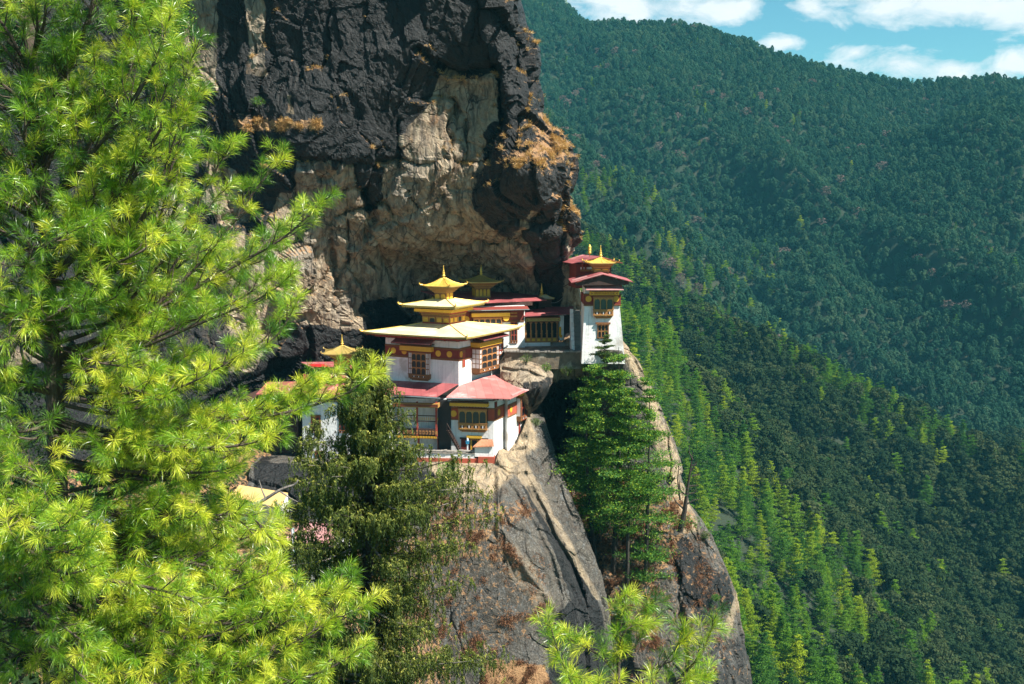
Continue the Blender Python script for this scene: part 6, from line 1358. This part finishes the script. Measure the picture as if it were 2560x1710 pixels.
for a, b, c in (((665, 1248), (655, 1225), (648, 1200)), ((690, 1255), (710, 1280), (708, 1320)), ((700, 1228), (725, 1245), (745, 1255)), ((640, 1258), (665, 1262), (700, 1290))): mb.tube([atv(*a, 20), atv(*b, 20), atv(*c, 20)], [.018, .012, .005], 4)
mb.build('branch', M['barkgrey'], e)

# dark trees and scrub on the near slope, seen through the boughs of the big pine
def slope_tree(label, px, pyb, pyt, Y, r, seed, kind='c'):
    b = atv(px, pyb, Y); h = atv(px, pyt, Y).z-b.z; e = empty('conifer' if kind == 'c' else 'broadleaf_tree', b, 0, label, 'tree')
    if kind == 'c': V, t, B_ = conifer_data(h, r, 16, 7, 5, 26, .16, seed, bare=.1, irregular=.4)
    else: V, t, B_ = broad_data(h, r, 20, 260, .17, seed, base=.15)
    tri_obj('crown', V, t, L['grp' if kind == 'c' else 'oak'], e); trunk_mb(h*.95, .16, B_[::3], .03, 0, seed).build('trunk', M['barkdark'], e)
for k, (px, b_, t_, Y, r, kd) in enumerate([(40, 1750, 1120, 42, 2.6, 'b'), (250, 1800, 1180, 44, 2.8, 'c'), (420, 1820, 1250, 46, 2.6, 'b'), (330, 1760, 1330, 36, 2.0, 'c'), (560, 1850, 1400, 48, 2.4, 'b'), (650, 1900, 1470, 44, 2.2, 'b'), (-60, 1600, 1000, 50, 3.0, 'c'), (120, 1800, 1420, 34, 2.0, 'b'), (500, 1500, 1150, 70, 3.2, 'b'), (330, 1400, 1020, 76, 3.4, 'c'), (60, 1420, 900, 74, 3.6, 'b'), (820, 1900, 1560, 46, 1.8, 'b')]):
    slope_tree(['dark broadleaf tree low at the left edge behind the big pine', 'dark conifer behind the trunk of the big pine', 'round dark tree behind the lower boughs of the big pine', 'short conifer low behind the big pine', 'dark tree below the straw-yellow roof', 'dark tree between the big pine and the stained cottage', 'tall conifer at the far left edge', 'low tree under the big pine near the bottom left', 'broadleaf tree just left of the straw-yellow roof', 'conifer on the slope under the left cliff', 'broad dark tree under the left cliff behind the pine trunk', 'low dark tree at the foot of the weeping conifer'][k], px, b_, t_, Y, r, 400+k, kd)

# ------------------------------------------------------------ pines on the ledge between the rocks
def ledge_pine(label, px, pyb, pyt, Y, r, seed, lean=0.0, nwh=19, dens=1.0, group='tall pines on the ledge between the rocks', mk='grp', bare=.2, leaf=None):
    b = atv(px, pyb, Y); tpt = atv(px, pyt, Y); h = tpt.z-b.z
    e = empty('pine_tree', b, 0, label, 'pine tree', group)
    V, t, B_ = conifer_data(h, r, nwh, 7, 5, int(64*dens), leaf or .22, seed, droop=.06, up=.30, bare=bare, irregular=.5, fill=.76, pw=.95, zj=.75)
    rg = np.random.default_rng(seed); V[:, 0] += lean*np.sin(V[:, 2]/h*2.6)*h*.05
    tri_obj('crown', V, t, L[mk], e)
    trunk_mb(h, .24*h/20+.04, B_[::2], .035, lean*h*.05, seed).build('trunk', M['barkdark'], e); return e
ledge_pine('tallest dark green pine on the ledge, its top in front of the tower base', 1530, 1478, 868, 113.5, 3.0, 71, .4, 17, bare=.27)
ledge_pine('dark pine on the ledge leaning left, its trunk bare and crooked', 1500, 1450, 915, 115.0, 2.9, 72, -1.4, 17, bare=.38)
ledge_pine('pine on the right of the ledge group, its sunny side yellow-green', 1612, 1486, 960, 112.3, 3.9, 73, .2, 17, bare=.12)
ledge_pine('slim pine at the left back of the ledge group', 1476, 1375, 985, 118.0, 2.3, 74, 0, 14, bare=.3)
ledge_pine('thin pine in the middle of the ledge group with a straight bare trunk', 1568, 1470, 1000, 111.6, 2.7, 75, 0, 13, bare=.35)
ledge_pine('yellow-green sapling in front of the white tower', 1512, 900, 838, 116.4, 1.5, 76, 0, 8, 1.2, None, 'bush', .05, .12)
e = empty('dead_tree', atv(1722, 1292, 112), 0, 'dead leafless snag with short broken limbs on the edge of the rock tower', 'dead tree')
mb = MB(); o = atv(1722, 1292, 112); sn = lambda px, py: atv(px, py, 112)-o
mb.tube([sn(1700, 1330), sn(1712, 1275), sn(1716, 1240), sn(1722, 1200), sn(1728, 1160), sn(1732, 1130)], [.3, .24, .17, .12, .08, .03], 7)
for a, b, c in (((1714, 1262), (1735, 1250), (1752, 1248)), ((1712, 1275), (1690, 1255), (1682, 1240)), ((1722, 1215), (1738, 1214), (1746, 1212)), ((1726, 1180), (1735, 1168), (1738, 1150)), ((1716, 1240), (1700, 1225), (1698, 1200)), ((1700, 1250), (1694, 1200), (1698, 1150)), ((1730, 1190), (1748, 1186), (1752, 1190)), ((1732, 1150), (1722, 1130), (1724, 1112)), ((1718, 1235), (1736, 1232), (1742, 1222)), ((1728, 1165), (1740, 1160), (1744, 1148))): mb.tube([sn(*a), sn(*b), sn(*c)], [.1, .07, .025], 5)
mb.build('trunk', M['barkdark'], e)
def bush(label, px, py, Y, r, seed, mk='bush', cat='bush', n=420, lf=.10, name='bush', group=None):
    rg = np.random.default_rng(seed); e = empty(name, atv(px, py, Y), 0, label, cat, group); P_ = unit(rg.normal(size=(n, 3)))*(rg.random((n, 1))**.4)*r*np.array([1, 1, .75]); P_ += fbm(P_*2.0/r+seed, 2)[:, None]*r*.25*unit(P_); P_[:, 2] += r*.5
    V = tri_leaves(P_, unit(P_+rg.normal(size=(n, 3))*r*.6+[0, 0, r*.4]), lf*rg.uniform(.7, 1.4, n), lf*.55*rg.uniform(.7, 1.3, n), rg); tri_obj('foliage', V, np.repeat(np.clip(rg.normal(.5, .2, n), 0, 1), 3), L[mk], e)
    mb = MB()
    for k in range(7): a = rg.uniform(0, 6.28); mb.tube([(0, 0, -.3), (math.cos(a)*r*.3, math.sin(a)*r*.3, r*.4), (math.cos(a)*r*.7, math.sin(a)*r*.7, r*.8)], [.04, .03, .01], 4)
    mb.build('stem', M['barkdark'], e)
bush('bright green bush at the foot of the white tower', 1535, 905, 116.2, .9, 1)
bush('grey-green tuft of leaves on the terrace wall above the boulder', 1315, 905, 118.6, .7, 2)
for k, (px, py, r) in enumerate([(1290, 930, .55), (1365, 925, .6), (1420, 935, .8), (1468, 925, .7)]):
    bush(['small weedy tuft under the left end of the terrace wall', 'weedy tuft under the terrace wall above the dark gorge', 'tangled shrub under the middle of the terrace wall', 'shrub under the terrace wall beside the tower'][k], px, py, 118.9, r, 40+k, 'bush' if k % 2 == 0 else 'grp', n=420)
bush('spiky green plant growing from the rock under the boulder', 1340, 1062, 114.5, .6, 3)
bush('dark green shrub hanging near the top left of the cliff', 430, 80, 116, 2.6, 4, 'grp', n=1800, lf=.22)
bush('small dark green bush on the left cliff ledge', 645, 262, 116, .7, 5, 'grp')
bush('dark bush under the red ochre band of the parapet', 1120, 1190, 107.2, 1.3, 6, 'grp', n=900, lf=.14)
bush('low dark green shrub among the pine trunks', 1490, 1330, 115.2, 1.3, 7, 'grp', n=800, lf=.16)
bush('blue-green shrub in front of the stained cottage', 792, 1432, 86, .8, 8, n=600)
for k, (px, py, Y, r) in enumerate([(1650, 1250, 118, .8), (1700, 1300, 116.5, .7), (1762, 1345, 115.5, .6), (1600, 1180, 120, .9), (1630, 1330, 114.5, .6), (1790, 1500, 112.5, .5)]):
    bush(['grey-green bush below the dead snag', 'bush at the root of the dead snag', 'small bush on the right rim of the rock tower', 'bush behind the ledge pines', 'bush on the pale scrub slope of the rock tower', 'tiny bush low on the rock tower'][k], px, py, Y, r, 20+k, 'grp' if k % 2 else 'bush', n=500)
# ------------------------------------------------------------ dry grass and scrub on the rocks
def rockgrass(name, label, surf, n, seed, ln, sel, mk='dry', thr=.35, blades=9):
    P, N, pt, A = surf; rg = np.random.default_rng(seed); w_ = sel(A[..., 0], A[..., 1], pt, N)*(-.08+fbm(P*1.1, 3, s=60)); w_ = np.clip(w_, 0, None); w_[:, -40:] = 0
    p = w_.ravel()/w_.sum(); ix = rg.choice(len(p), n, p=p); c = np.repeat(P.reshape(-1, 3)[ix], blades, 0)+rg.normal(size=(n*blades, 3))*.10; nn = np.repeat(N.reshape(-1, 3)[ix], blades, 0)
    d = unit(nn*.8+[0, 0, .25]+rg.normal(size=(n*blades, 3))*.55); m = n*blades; l_ = ln*rg.uniform(.5, 1.3, m)
    V = tri_leaves(c+d*l_[:, None]*.3, d, l_, rg.uniform(.03, .06, m)*ln/.35, rg); V[2::3, 2] -= np.repeat(1, m)*l_*.25
    o = tri_obj(name, V, np.repeat(np.clip(rg.normal(.5, .25, m), 0, 1), 3), L[mk], None); tag(o, label, 'grass', kind='stuff')
g_ = lambda X, Y, pt, N: sstep(.3, .7, pt[..., 1])
rockgrass('dry_grass', 'golden dry grass on the rock nose above the shrine', (PC, NC, PTC, AC), 5200, 1, .42, lambda X, Y, pt, N: sstep(.32, .6, pt[..., 1])*(X > 1180))
rockgrass('ledge_grass', 'dry grass fringes on the dark cliff ledges', (PC, NC, PTC, AC), 900, 5, .40, lambda X, Y, pt, N: np.clip(pt[..., 1]-.25, 0, 1)*(X < 1180)*(X > 520)*(Y < 420))
rockgrass('brown_scrub', 'reddish-brown scrub on the buttress below the temple', (PM, NM, PTM, AM), 7500, 2, .32, lambda X, Y, pt, N: np.clip(pt[..., 1]-.12, 0, 1), 'dry2')
rockgrass('pale_scrub', 'pale dry scrub on the rock tower and the ledge', (PR, NR, PTR, AR), 5200, 3, .36, lambda X, Y, pt, N: np.clip(pt[..., 1]-.22, 0, 1), 'dry2')
